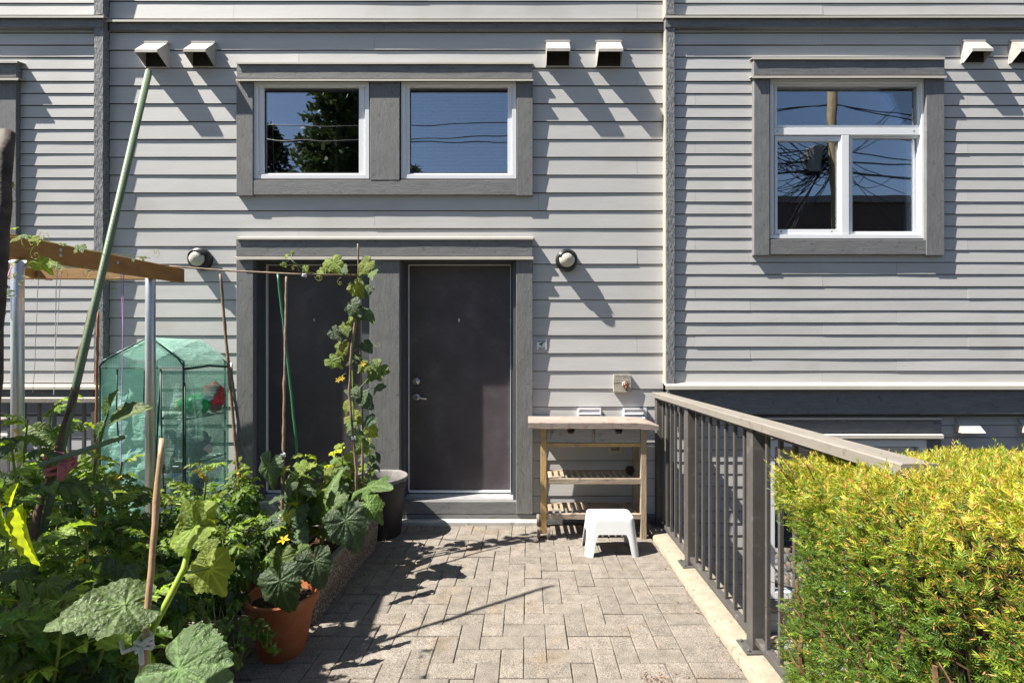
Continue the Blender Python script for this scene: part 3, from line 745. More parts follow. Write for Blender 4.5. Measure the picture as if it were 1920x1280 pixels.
# ================================================================ RAILING
def railing(label, x, y_from, y_to, posts, base_z):
    t = thing('metal_railing', label, 'railing', (x, posts[0], base_z))
    zt = 1.185
    b = MB()
    n = 16
    x0, x1 = x-.055, x+.055
    pts = [y_from+(y_to-y_from)*i/n for i in range(n+1)]
    for i, y in enumerate(pts):
        dx = noise.noise((y*2, 1, 1))*.002; b.v += [(x0+dx, y, zt-.040), (x1+dx, y, zt-.040), (x1+dx, y, zt-.004), (x1-.006+dx, y, zt), (x0+.006+dx, y, zt), (x0+dx, y, zt-.004)]
    for i in range(n):
        for k in range(6): a, c = i*6+k, i*6+(k+1) % 6; b.f.append([a, a+6, c+6, c])
    b.f.append(list(range(6))); b.f.append([n*6+k for k in range(6)][::-1])
    b.build('handrail', M['railtop'], t)
    MB().box(x-.022, x+.022, y_from+.02, y_to-.02, zt-.062, zt-.0405).build('top_channel', M['rail'], t, bevel=.002)
    MB().box(x-.018, x+.018, y_from+.02, y_to-.02, .066, .098).build('bottom_rail', M['rail'], t, bevel=.002)
    for y in posts:
        p = MB().box(x-.034, x+.034, y-.034, y+.034, base_z+.009, zt-.0405).build('post', M['rail'], t, bevel=.003)
        pl = MB().box(x-.075, x+.075, y-.062, y+.062, base_z, base_z+.009).build('base_plate', M['rail'], p, bevel=.002)
        bb = MB()
        for sx in (-.056, .056):
            for sy in (-.044, .044): bb.lathe([(.008, 0), (.008, .008), (.003, .012)], (x+sx, y+sy, base_z+.009), 6)
        bb.build('bolts', M['rail'], p)
    bal = MB().box(-.0095, .0095, -.0095, .0095, .0985, zt-.0625).mesh('baluster', M['rail'], bevel=.0012)
    ps = sorted(posts)+[y_to]
    for i in range(len(ps)-1):
        n = max(1, round((ps[i+1]-ps[i])/.122))
        for k in range(1, n):
            o = link('baluster', bal); o.location = (x, ps[i]+(ps[i+1]-ps[i])*k/n, 0); attach2(o, t)
    return t
def attach2(o, parent): o.parent = parent; o.matrix_parent_inverse = world_of(parent).inverted()
railing('brown metal railing on the concrete kerb, running from the house into the hedge', 1.15, 1.44, 4.335, [1.50, 2.475, 3.465, 4.29], .031)
# far-left railing, mostly behind the tomatoes
t = thing('metal_railing', 'low brown metal railing behind the tomato plants left of the green greenhouse', 'railing', (-3.55, 3.95, 0))
MB().box(-5.2, -3.42, 3.90, 4.0, 1.13, 1.17).build('handrail', M['railtop'], t, bevel=.004)
MB().box(-5.2, -3.42, 3.935, 3.97, .08, .11).build('bottom_rail', M['rail'], t)
MB().box(-3.49, -3.42, 3.915, 3.985, 0, 1.129).build('post', M['rail'], t, bevel=.003)
bal = MB().box(-.0095, .0095, -.0095, .0095, .111, 1.129).mesh('baluster', M['rail'])
for i in range(1, 15): o = link('baluster', bal); o.location = (-3.455-.12*i, 3.952, 0); attach2(o, t)

# ================================================================ TROLLEY
W_new = lambda n, c, c2, bl, st: mat(n, c, rough=.75, var=.2, vscale=7, col2=c2, bump=.8, bscale=26, stretch=st, bdist=.004, rand=.08, blotch=bl)
wood_x = W_new('weathered_wood_along', (.36,.30,.23), (.22,.17,.125), ((.13,.10,.09), 10, .58, .15), (.6,5,5))
wood_y = W_new('weathered_wood_across', (.36,.29,.21), (.24,.18,.12), ((.16,.12,.09), 10, .6, .15), (5,.6,5))
wood_z = W_new('weathered_wood_upright', (.38,.31,.22), (.25,.19,.125), ((.15,.12,.09), 10, .6, .15), (5,5,.6))
wood_yel = W_new('yellowed_wood', (.48,.31,.12), (.36,.23,.10), ((.26,.20,.13), 14, .55, .15), (3,3,.8))
wood_top = W_new('silvered_tabletop', (.31,.265,.235), (.20,.155,.135), ((.20,.13,.105), 16, .56, .12), (.7,6,6))
wood_drw = W_new('silvered_drawer', (.30,.285,.28), (.20,.18,.17), ((.13,.10,.09), 12, .6, .12), (.6,4,6))
tr = thing('wooden_trolley', 'weathered wooden kitchen trolley with two drawers and two slatted shelves against the siding', 'trolley', (.535, 4.2, 0))
lx0, lx1, ly0, ly1 = .105, .975, 4.03, 4.37; lw = .047
zt = .965
def bx(name, x0, x1, y0, y1, z0, z1, m, bev=.0025, parent=None): return MB().box(x0, x1, y0, y1, z0, z1).build(name, m, parent or tr, bevel=bev)
# warped top with a ragged right edge
b = MB(); n = 24; x0, x1 = 0.0, 1.062
for i in range(n+1):
    x = x0+(x1-x0)*i/n; d = noise.noise((x*5, 0, 2))*.003; s_ = 0 if i < n-1 else (i-n+2)*.006
    zt_ = zt+noise.noise((x*3, 1, 1))*.003 - (.012 if x > .85 else 0)*(x-.85)/.2
    b.v += [(x, 3.985+d, zt_-.052), (x, 3.983+d, zt_-.006-s_), (x, 3.987+d, zt_-s_), (x-(.10 if i == n else 0), 4.40, zt_), (x-(.10 if i == n else 0), 4.40, zt_-.05)]
for i in range(n):
    for k in range(5): a, c = i*5+k, i*5+(k+1) % 5; b.f.append([a, a+5, c+5, c])
b.f.append(list(range(5))); b.f.append([n*5+k for k in range(5)][::-1])
b.build('tabletop', wood_top, tr)
bx('leg', lx0, lx0+lw, ly0, ly0+.047, .045, zt-.053, wood_yel); bx('leg', lx0+.01, lx0+lw+.01, ly1-.047, ly1, .045, zt-.053, wood_z)
bx('leg', lx1-lw, lx1, ly0, ly0+.047, 0, zt-.053, wood_z); bx('leg', lx1-lw, lx1, ly1-.047, ly1, 0, zt-.053, wood_z)
for (a, c) in ((lx0+lw+.004, .5*(lx0+lx1)-.009), (.5*(lx0+lx1)+.009, lx1-lw-.004)):
    d = MB(); cx = (a+c)/2+.01; z0, z1 = zt-.172, zt-.058
    d.prism([(a, z0), (c, z0), (c, z1), (cx+.034, z1), (cx+.022, z1-.042), (cx-.022, z1-.042), (cx-.034, z1), (a, z1)], 'y', ly0+.006, ly0+.024)
    dr = d.build('drawer_front', wood_drw, tr)
    MB().box(a+.01, c-.01, ly0+.05, ly1-.06, z0+.01, z0+.02).box(a+.01, a+.02, ly0+.025, ly1-.06, z0+.02, z1-.01).box(c-.02, c-.01, ly0+.025, ly1-.06, z0+.02, z1-.01).build('drawer_box', M['dark'], dr)
bx('divider', .5*(lx0+lx1)-.007, .5*(lx0+lx1)+.007, ly0+.008, ly0+.03, zt-.172, zt-.055, wood_z)
bx('rail', lx0+lw+.001, lx1-lw-.001, ly0+.004, ly0+.03, zt-.208, zt-.176, wood_yel)
bx('rail', lx0+lw+.01, lx1-lw-.001, ly1-.03, ly1-.01, zt-.2, zt-.055, wood_x)
for x in (lx0+.012, lx1-.034): bx('side_rail', x, x+.02, ly0+.048, ly1-.048, zt-.2, zt-.055, wood_y)
for z in (.455, .165):
    bx('rail', lx0+lw+.001, lx1-lw-.001, ly0+.006, ly0+.032, z-.005, z+.04, wood_x)
    bx('rail', lx0+lw+.011, lx1-lw-.001, ly1-.034, ly1-.008, z-.005, z+.04, wood_x)
    for x in (lx0+.014, lx1-.036): bx('side_rail', x, x+.02, ly0+.048, ly1-.048, z-.005, z+.035, wood_y)
    ns = 14; x_ = lx0+lw+.02
    step = (lx1-lw-.02-x_-.036)/(ns-1)
    for i in range(ns): bx('slat', x_+i*step, x_+i*step+.034, ly0+.033, ly1-.035, z+.022, z+.034, wood_y, .002)
wh = mat('wheel_wood', (.22,.18,.145), rough=.8, var=.25, vscale=20)
Mr = Matrix.Rotation(rad(90), 4, 'Y')
for (x, y) in ((lx0-.012, ly0-.0), (lx0-.012, ly1-.03)):
    MB().lathe([(.030, 0), (.048, .002), (.050, .006), (.050, .022), (.047, .026), (.03, .028)], (x-.018, y+.02, .05), 28, Mr).build('wheel', wh, tr, smooth=False)
MB().lathe([(.030, 0), (.050, .003), (.050, .022), (.047, .026)], (lx0+.05, ly0+.02, .05), 28, Mr).build('wheel', wh, tr)
# fir cone on the middle shelf
pc = MB()
c = Vector((.862, 4.15, .53))
for i in range(9):
    z = -.036+.009*i; r_ = .036*math.sqrt(max(.05, 1-(z/.042)**2)); m_ = 11
    for k in range(m_):
        a = 2*math.pi*(k+.5*(i % 2))/m_; d = Vector((math.cos(a), math.sin(a), .25)); s_ = Vector((-math.sin(a), math.cos(a), 0))
        p = c+Vector((0, 0, z)); pc.v += [tuple(p+d*r_*.5+s_*.004), tuple(p+d*r_*.5-s_*.004), tuple(p+d*r_*1.05-s_*.007+Vector((0,0,.003))), tuple(p+d*r_*1.12+Vector((0,0,-.002))), tuple(p+d*r_*1.05+s_*.007+Vector((0,0,.003)))]
        b0 = len(pc.v)-5; pc.f.append([b0, b0+1, b0+2, b0+3, b0+4])
pc.ball(c, .026, 10, 8, (1, 1, 1.25))
tag(pc.build('pine_cone', mat('cone_brown', (.07,.05,.04), rough=.9, var=.4, vscale=60, bump=.3), fixn=False), 'dark brown pine cone lying on the middle shelf of the wooden trolley', 'pine cone')

# ================================================================ STOOL
def stool():
    """moulded stool: one shell whose skirt is cut by an arch on each side"""
    H = .285; base = (.205, .148); topd = (.172, .118); c0 = (.632, 3.805)
    N_ = 96
    def per(u, hx, hy, r):                      # rounded rectangle, u in 0..1
        hx2, hy2 = hx-r, hy-r; L1, L2, A = 2*hx2, 2*hy2, math.pi*r/2; T = 2*L1+2*L2+4*A; s = u*T
        segs = [(L1, lambda t: (-hx2+t, -hy)), (A, lambda t: (hx2+r*math.sin(t/r), -hy2-r*math.cos(t/r))), (L2, lambda t: (hx, -hy2+t)), (A, lambda t: (hx2+r*math.cos(t/r), hy2+r*math.sin(t/r))),
                (L1, lambda t: (hx2-t, hy)), (A, lambda t: (-hx2-r*math.sin(t/r), hy2+r*math.cos(t/r))), (L2, lambda t: (-hx, hy2-t)), (A, lambda t: (-hx2-r*math.cos(t/r), -hy2-r*math.sin(t/r)))]
        for (l, f) in segs:
            if s <= l+1e-9: return f(s)
            s -= l
        return segs[-1][1](A)
    b = MB(); lev = 9; r0 = .045
    for k in range(N_):
        u = k/N_
        # same parameter on both outlines
        x0, y0 = per(u, base[0], base[1], r0); x1, y1 = per(u, topd[0], topd[1], r0)
        # arch height in terms of distance from the nearer corner
        def arch(d, half, leg, h):
            e = half-abs(d)
            if e <= leg: return 0.0
            q = min(1, (e-leg)/.030); return h*math.sqrt(max(0, 1-(1-q)**2))
        if abs(abs(y0)-base[1]) < .012: za = arch(x0, base[0], .062, .165)
        elif abs(abs(x0)-base[0]) < .012: za = arch(y0, base[1], .058, .165)
        else: za = 0
        for i in range(lev+1):
            z = za+(H-.012-za)*i/lev; t = z/(H-.012); x, y = x0+(x1-x0)*t, y0+(y1-y0)*t
            b.v.append((c0[0]+x, c0[1]+y, z))
        for (ins, z) in ((.003, H-.005), (.009, H), (.03, H+.001)):
            x, y = per(u, topd[0]-ins, topd[1]-ins, max(.01, r0-ins)); b.v.append((c0[0]+x, c0[1]+y, z))
    R_ = lev+4
    for k in range(N_):
        k2 = (k+1) % N_
        for i in range(R_-1): b.f.append([k*R_+i, k2*R_+i, k2*R_+i+1, k*R_+i+1])
    b.f.append([k*R_+R_-1 for k in range(N_)])
    o = b.build('plastic_stool', mat('white_stool_plastic', (.64,.655,.67), rough=.28, var=.03, vscale=6, bump=0), smooth=True)
    md = o.modifiers.new('solid', 'SOLIDIFY'); md.thickness = .0045; md.offset = -1
    md = o.modifiers.new('es', 'EDGE_SPLIT'); md.split_angle = rad(50)
    return tag(o, 'small white moulded plastic step stool on the pavers in front of the trolley', 'stool')
stool()

# cobbles in the light well
pb = MB().ball((0,0,0), 1, 8, 5)
cm = [mat('pebble_%s' % n, c, rough=.7, var=.2, vscale=10, bump=.1) for n, c in (('tan', (.35,.27,.2)), ('grey', (.25,.25,.25)), ('pale', (.45,.42,.38)))]
for q, m_ in enumerate(cm):
    st = MB()
    for i in range(420):
        x, y = random.uniform(1.4, 3.4), random.uniform(2.5, 4.4); r_ = random.uniform(.03, .07)
        b0 = len(st.v); Mx = Matrix.Translation((x, y, -1.04+r_*.3)) @ Euler((random.random(), random.random(), random.random()*6)).to_matrix().to_4x4() @ Matrix.Diagonal((r_, r_*.75, r_*.55, 1))
        st.v += [tuple(Mx @ Vector(v)) for v in pb.v]; st.f += [[b0+j for j in f] for f in pb.f]
    tag(st.build('cobbles', m_, smooth=True, fixn=False), 'rounded river cobbles on the floor of the light well', 'cobbles', kind='stuff')

# ================================================================ HEDGE
def attr_leaf_mat(name, translucent=.3, rough=.5, spec=.3, tint=(1.6, 1.5, .5), bump=0, bscale=80):
    m, nt, N, L, b = new_mat(name)
    at = N.new('ShaderNodeAttribute'); at.attribute_name = 'tone'
    L.new(at.outputs['Color'], b.inputs['Base Color']); b.inputs['Roughness'].default_value = rough; b.inputs['Specular IOR Level'].default_value = spec
    tl = N.new('ShaderNodeBsdfTranslucent'); vm = N.new('ShaderNodeVectorMath'); vm.operation = 'MULTIPLY'; vm.inputs[1].default_value = tint
    L.new(at.outputs['Color'], vm.inputs[0]); L.new(vm.outputs[0], tl.inputs[0])
    mx = N.new('ShaderNodeMixShader'); mx.inputs[0].default_value = translucent; L.new(b.outputs[0], mx.inputs[1]); L.new(tl.outputs[0], mx.inputs[2])
    L.new(mx.outputs[0], N['Material Output'].inputs[0]); return m
def set_tone(me, cols):                 # cols: (nverts,3)
    a = me.color_attributes.new('tone', 'FLOAT_COLOR', 'POINT'); c = np.ones((len(me.vertices), 4), dtype=np.float32); c[:, :3] = cols; a.data.foreach_set('color', c.ravel())
M['needle'] = attr_leaf_mat('yew_needles', .34, .45, .35, (1.5, 1.5, .6))
HX0, HX1, HY0, HY1, HZ = .97, 2.9, .35, 2.04, 1.09
def hedge():
    rng = np.random.default_rng(5)
    t = thing('yew_hedge', 'clipped yellow-green yew hedge swallowing the near end of the brown railing', 'hedge', (1.9, 1.2, 0))
    P_, Nn, top_ = [], [], []
    def wob(p):                          # gentle lumpiness
        return .045*noise.noise(Vector(p)*2.3)+.028*noise.noise(Vector(p)*6.1)
    def add(n, f, nrm, tp):
        for _ in range(n):
            p = f(); P_.append(p); Nn.append(nrm); top_.append(tp)
    r = rng.random
    add(9500, lambda: (HX0, HY0+.5+(HY1-HY0-.5)*r(), HZ*r()), (-1, 0, 0), 0)
    add(1500, lambda: (HX0, HY0+.5*r(), HZ*r()), (-1, 0, 0), 0)
    add(12000, lambda: (HX0+(HX1-HX0)*r()**1.25, HY0+.2+(HY1-HY0-.2)*r(), HZ), (0, 0, 1), 1)
    add(2600, lambda: (HX0+(HX1-HX0)*r(), HY1, HZ*(.3+.7*r())), (0, 1, 0), 0)
    P_ = np.array(P_); Nn = np.array(Nn, float); top_ = np.array(top_)
    # round the long edges and lean the left face slightly
    off = np.array([wob(p) for p in P_])
    d_edge = np.where(top_ == 1, np.minimum(P_[:,0]-HX0, HY1-P_[:,1]), HZ-P_[:,2]); rr = .17
    k = np.clip(1-d_edge/rr, 0, 1); inset = rr*(1-np.sqrt(np.maximum(0, 1-k*k)))
    depth = rng.random(len(P_))**1.6*.10
    P_ = P_+Nn*(off-inset-depth)[:, None]
    gap = np.array([noise.noise(Vector((p[1]*2.6, p[2]*2.2, 7))) for p in P_])
    hole = (top_ == 0) & (gap > .06) & (P_[:,2] < 1.0)
    P_ = P_-Nn*np.where(hole, np.minimum(.20, (gap-.06)*1.1), 0)[:, None]
    P_[:,0] += np.where(P_[:,0] < HX0+.25, (HZ-P_[:,2])*.10*np.clip((P_[:,1]-1.2)/.8, 0, 1), 0)
    # corner rounding in plan at the far left
    dx = np.clip(.16-(P_[:,0]-HX0), 0, .16); dy = np.clip(.16-(HY1-P_[:,1]), 0, .16)
    q = np.sqrt(dx**2+dy**2); over = np.maximum(0, q-.16)
    P_[:,0] += np.where(q > 0, dx/np.maximum(q, 1e-6)*over, 0); P_[:,1] -= np.where(q > 0, dy/np.maximum(q, 1e-6)*over, 0)
    P_[:,2] += np.clip((2.0-P_[:,1])*.12, -.02, .12)*np.clip(P_[:,2], 0, 1)
    n = len(P_)
    # sprig axes
    ax = Nn*.9+rng.normal(0, .55, (n, 3))+np.array([0, 0, .55]); ax /= np.linalg.norm(ax, axis=1)[:, None]
    side = np.cross(ax, rng.normal(0, 1, (n, 3))); side /= np.linalg.norm(side, axis=1)[:, None]
    nn = np.cross(ax, side)
    K = 12; Ls = rng.uniform(.022, .05, n); Ls *= np.where(rng.random(n) < .03, 1.7, 1)
    lift = np.where(rng.random(n) < .03, .02, 0)
    V = []; C = []
    kind = rng.random(n); fresh = rng.random(n)
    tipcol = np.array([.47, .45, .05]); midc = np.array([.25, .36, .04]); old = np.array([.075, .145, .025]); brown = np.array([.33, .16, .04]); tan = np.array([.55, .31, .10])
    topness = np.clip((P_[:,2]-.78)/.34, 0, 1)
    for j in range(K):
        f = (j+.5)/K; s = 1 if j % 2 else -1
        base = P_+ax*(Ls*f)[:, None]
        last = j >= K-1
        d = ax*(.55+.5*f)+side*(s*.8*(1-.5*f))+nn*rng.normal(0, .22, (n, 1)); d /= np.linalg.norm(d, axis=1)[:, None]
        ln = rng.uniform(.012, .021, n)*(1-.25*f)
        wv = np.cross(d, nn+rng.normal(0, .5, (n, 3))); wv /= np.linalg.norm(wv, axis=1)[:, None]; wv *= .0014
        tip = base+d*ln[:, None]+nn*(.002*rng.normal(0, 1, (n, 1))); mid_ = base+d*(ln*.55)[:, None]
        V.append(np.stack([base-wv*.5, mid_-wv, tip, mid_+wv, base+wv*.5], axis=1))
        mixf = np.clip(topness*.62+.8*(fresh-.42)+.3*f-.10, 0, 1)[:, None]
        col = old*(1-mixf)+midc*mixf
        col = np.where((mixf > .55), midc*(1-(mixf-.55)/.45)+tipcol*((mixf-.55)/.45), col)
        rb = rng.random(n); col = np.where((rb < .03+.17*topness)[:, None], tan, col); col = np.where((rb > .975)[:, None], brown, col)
        col *= rng.uniform(.8, 1.2, (n, 1))
        C.append(np.repeat(col[:, None, :], 5, axis=1))
    V = np.concatenate(V).reshape(-1, 3); C = np.concatenate(C).reshape(-1, 3)
    nf = len(V)//5; me = bpy.data.meshes.new('needles'); me.vertices.add(len(V)); me.vertices.foreach_set('co', V.astype(np.float32).ravel())
    me.loops.add(nf*5); me.loops.foreach_set('vertex_index', np.arange(nf*5, dtype=np.int32)); me.polygons.add(nf)
    me.polygons.foreach_set('loop_start', np.arange(0, nf*5, 5, dtype=np.int32)); me.polygons.foreach_set('loop_total', np.full(nf, 5, dtype=np.int32)); me.update(calc_edges=True)
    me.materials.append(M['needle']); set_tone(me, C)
    o = bpy.data.objects.new('needles', me); COL.objects.link(o); attach(o, t); o['kind'] = 'stuff'
    # woody interior: many twigs running outward from stems
    tw = MB(); rnd = random.Random(3)
    for i in range(700):
        y = rnd.uniform(HY0+.3, HY1-.12); z = rnd.uniform(.05, HZ-.1); x = HX0+rnd.uniform(.08, .42)
        d = Vector((rnd.uniform(-.16, .0), rnd.uniform(-.07, .07), rnd.uniform(.03, .2)))
        tw.tube([(x, y, z), Vector((x, y, z))+d*.5+Vector((0, rnd.uniform(-.01, .01), 0)), Vector((x, y, z))+d], [.003, .0022, .0012], 3, False)
    o = tw.build('twigs', M['yewbark'], t, fixn=False); o['kind'] = 'stuff'
    for (y, z0, z1, xx) in ((1.30, .25, .86, .035), (1.66, .35, .93, .045), (1.50, .5, .85, .03), (1.42, .45, .80, .028), (1.05, .3, .78, .045), (1.15, .55, .80, .02), (1.85, .2, .7, .05), (1.0, .5, .72, .02)):
        b = MB(); pts = []; z = z0; yy = y
        i = 0
        while z < z1:
            pts.append((HX0+xx+.012*math.sin(i*1.3)+(HZ-z)*.02, yy, z)); z += .05; yy += rnd.uniform(-.006, .018)*(1 if y < 1.4 else .7); i += 1
        b.tube(pts, [.011-.006*k/len(pts) for k in range(len(pts))], 6)
        for k in range(2, len(pts)-1, 2):
            p = Vector(pts[k]); s_ = rnd.choice((-1, 1)); b.tube([p, p+Vector((-.02, .04*s_, .03)), p+Vector((-.03, .07*s_, .07))], [.004, .003, .0015], 4)
        b.build('branch', M['yewbark'], t)
    # solid dark box added inside the hedge to block daylight passing through
    k0 = MB(); nn_ = 10
    core = MB().box(HX0+.24, HX1-.1, HY0+.1, HY1-.2, .04, HZ-.18).build('light_block_core', M['yewin'], t, bevel=.04); core['kind'] = 'stuff'
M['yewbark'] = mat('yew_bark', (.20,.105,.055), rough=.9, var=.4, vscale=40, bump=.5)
M['yewin'] = mat('yew_core_block', (.014,.016,.008), rough=1, var=.5, vscale=60, bump=1, bscale=60, bdist=.02)
hedge()
# ================================================================ ACROSS THE ALLEY (seen mirrored in the windows)
def conifer(label, x, y, h, r0, seed, n=260, col=(.075,.105,.05)):
    rnd = random.Random(seed); t = thing('fir_tree', label, 'tree', (x, y, gz))
    MB().tube([(x, y, gz), (x+.1, y, h*.5), (x, y, h)], [.22, .13, .02], 8).build('trunk', M['bark'], t)
    b = MB(); cols = []
    for i in range(n):
        z = h*(.06+.92*(i/n)**.9); R_ = r0*(1-(z/h))**.8*rnd.uniform(.65, 1.15)+.15; a = rnd.uniform(0, 6.28)
        d = Vector((math.cos(a), math.sin(a), rnd.uniform(-.25, .05)))
        m_ = max(3, int(R_/.22))
        for k in range(m_):
            p = Vector((x, y, z))+d*R_*(k+1)/m_; 
            for q in range(5):
                e = Vector((rnd.gauss(0, 1), rnd.gauss(0, 1), rnd.gauss(-.3, .5))).normalized()*rnd.uniform(.14, .32); s_ = e.cross(Vector((0, 0, 1))).normalized()*.05
                p2 = p+Vector((rnd.gauss(0,.08), rnd.gauss(0,.08), rnd.gauss(0,.06)))
                b0 = len(b.v); b.v += [tuple(p2-s_), tuple(p2+e*.6-s_*1.4), tuple(p2+e), tuple(p2+e*.6+s_*1.4), tuple(p2+s_)]; b.f.append([b0, b0+1, b0+2, b0+3, b0+4])
                sh = rnd.uniform(.6, 1.5); cols += [tuple(c*sh for c in col)]*5
    o = b.build('crown', M['foliage'], t, fixn=False); set_tone(o.data, np.array(cols)); o['kind'] = 'stuff'
M['bark'] = mat('tree_bark', (.10,.075,.055), rough=.95, var=.3, vscale=10, bump=1, bscale=20)
M['foliage'] = attr_leaf_mat('far_foliage', .15, .6, .2, (1.2, 1.2, .6))
conifer('tall dark fir tree across the alley, mirrored in the small left window', -7.0, -9.5, 12.9, 3.6, 1, 760)
conifer('shorter fir tree across the alley, mirrored at the left window edge', -10.4, -11, 11.0, 2.6, 2, 420, (.045,.075,.025))
conifer('slim fir tree across the alley, mirrored at the foot of the blind', -4.9, -12.5, 9.9, 1.6, 3, 200, (.045,.07,.03))
# utility pole and cables
up = thing('utility_pole', 'leaning wooden utility pole with a tangle of cables, mirrored in the tall window', 'utility pole', (9.9, -7, gz))
MB().tube([(10.0, -7, gz), (9.95, -7, 5), (9.75, -7, 12.5)], [.16, .145, .13], 14).build('pole', mat('pole_wood', (.28,.21,.12), rough=.9, var=.3, vscale=8, bump=.6, stretch=(4,4,.4)), up, smooth=True)
MB().lathe([(.25, 0), (.26, .05), (.26, .75), (.2, .82), (.05, .84)], (9.35, -7.25, 7.5), 16).build('transformer', mat('transformer_grey', (.17,.175,.18), rough=.5, bump=0), up)
cb = MB(); rnd = random.Random(8)
def cable(p0, p1, sag, r_=.018, n=14):
    p0, p1 = Vector(p0), Vector(p1); cb.tube([p0.lerp(p1, i/n)-Vector((0, 0, sag*4*(i/n)*(1-i/n))) for i in range(n+1)], r_, 5, False)
for (z, s_, r_) in ((7.6, .8, .035), (7.9, .5, .025), (8.3, .9, .02), (8.8, .6, .02), (9.65, .7, .018), (9.68, 1.1, .018)):
    cable((9.85, -7.1, z), (-26, -8.2, z+rnd.uniform(-.3, 1.2)), s_, r_); cable((9.85, -7.1, z), (34, -6.4, z+rnd.uniform(-.5, .6)), s_*1.3, r_)
for i in range(60):
    a = rnd.uniform(2.3, 4.2) if i < 48 else rnd.uniform(-1, 1); L_ = rnd.uniform(1, 4.5)
    cable((9.85, -7.15, rnd.uniform(7.2, 8.6)), (9.85+L_*math.cos(a), -7.2+rnd.uniform(-.3, .3), 7.9+L_*.8*math.sin(a)+rnd.uniform(-.6, .4)), rnd.uniform(.1, .8), .012)
for i in range(5): cable((9.8, -7.15, 7.9+.1*i), (5.6+.35*i, -7.6, 1.0), -.02, .014)
tag(cb.build('cables', M['black'], up, fixn=False), kind='stuff')
# low brown building with a curved parapet
bd = thing('building', 'dark brown flat-roofed building across the alley, mirrored in the tall window', 'building', (17, -16, gz))
M['brown'] = mat('brown_cladding', (.085,.062,.05), rough=.8, var=.15, vscale=3, bump=.3)
MB().box(5, 45, -24, -16, gz, 9.2).build('wall', M['brown'], bd); MB().box(4.8, 45.2, -24.2, -15.8, 9.2, 9.55).build('parapet', mat('parapet', (.16,.15,.15), rough=.6), bd)
for x in (12, 15.2, 19.5, 23):
    f = MB().box(x, x+1.6, -15.99, -15.9, 4.2, 6.2).build('window', M['vinyl'], bd); MB().box(x+.08, x+1.52, -15.89, -15.87, 4.28, 6.12).build('pane', M['gasket'], f)

# ================================================================ GARDEN : hard things
def lathe_thing(name, label, cat, prof, loc, m, n=32, soil=None, group=None, smooth=True):
    t = thing(name, label, cat, loc, group)
    o = MB().lathe(prof, loc, n, close=False).build('body', m, t, smooth=smooth)
    md = o.modifiers.new('es', 'EDGE_SPLIT'); md.split_angle = rad(35)
    if soil:
        b = MB(); r_, z = soil
        b.v.append((loc[0], loc[1], loc[2]+z+.01)); 
        for ring in (.5, 1):
            for k in range(20): a = 2*math.pi*k/20; b.v.append((loc[0]+r_*ring*math.cos(a), loc[1]+r_*ring*math.sin(a), loc[2]+z+random.uniform(-.008, .008)))
        for k in range(20): k2 = (k+1) % 20; b.f.append([0, 1+k, 1+k2]); b.f.append([1+k, 21+k, 21+k2, 1+k2])
        b.build('soil', M['soil'], t, fixn=False)
    return t
M['terra'] = mat('terracotta', (.36,.115,.045), rough=.75, var=.14, vscale=9, bump=.25, bscale=60, blotch=((.30,.15,.085), 9, .56, .2))
M['potblack'] = mat('black_nursery_plastic', (.018,.018,.018), rough=.45, var=.2, bump=.05)
M['tubgrey'] = mat('charcoal_tub', (.028,.026,.028), rough=.5, var=.12, vscale=10, bump=.1)
def pot_prof(rt, rb, h, rim): return [(.01, .002), (rb, 0), (rb+.003, .006), (rt-.016, h-rim), (rt, h-rim+.004), (rt+.003, h-.006), (rt-.002, h), (rt-.016, h-.002), (rt-.024, h-.05), (rb-.01, .05)]
tp1 = lathe_thing('terracotta_pot', 'orange terracotta pot holding a drooping cucumber plant, in front of the pebbled planter', 'pot', pot_prof(.172, .105, .30, .05), (-1.25, 2.50, 0), M['terra'], 40, (.146, .25))
lathe_thing('terracotta_pot', 'small terracotta pot half hidden among the tomatoes behind the big orange pot', 'pot', pot_prof(.12, .08, .22, .04), (-1.62, 2.95, 0), M['terra'], 32, (.10, .18))
lathe_thing('terracotta_pot', 'dark red clay pot at the foot of the nearest tomato plant', 'pot', pot_prof(.12, .085, .22, .035), (-1.50, 2.18, 0), M['terra'], 32, (.10, .18))
tub = lathe_thing('plastic_tub', 'big charcoal plastic tub lined with pale fabric between the two doors', 'tub', [(.01,.002),(.165,0),(.17,.006),(.205,.42),(.225,.425),(.228,.47),(.222,.485),(.208,.478),(.20,.35)], (-1.25, 4.15, -.02), M['tubgrey'], 48, (.198, .41))
b = MB(); n = 48                        # crumpled liner folded over the rim
for k in range(n):
    a = 2*math.pi*k/n; w_ = noise.noise((math.cos(a)*3, math.sin(a)*3, 1))*.014
    for (r_, z) in ((.200, .38), (.207+w_*.3, .482), (.222, .494+abs(w_)*.4), (.231+abs(w_)*.1, .484), (.2315, .476+w_*1.5-.02*max(0, math.sin(a*1.3)))): b.v.append((-1.25+r_*math.cos(a), 4.15+r_*math.sin(a), z))
for k in range(n):
    for i in range(4): k2 = (k+1) % n; b.f.append([k*5+i, k2*5+i, k2*5+i+1, k*5+i+1])
b.build('fabric_liner', mat('liner_cloth', (.20,.19,.185), rough=.8, var=.2, vscale=25, bump=.3), tub, smooth=True)
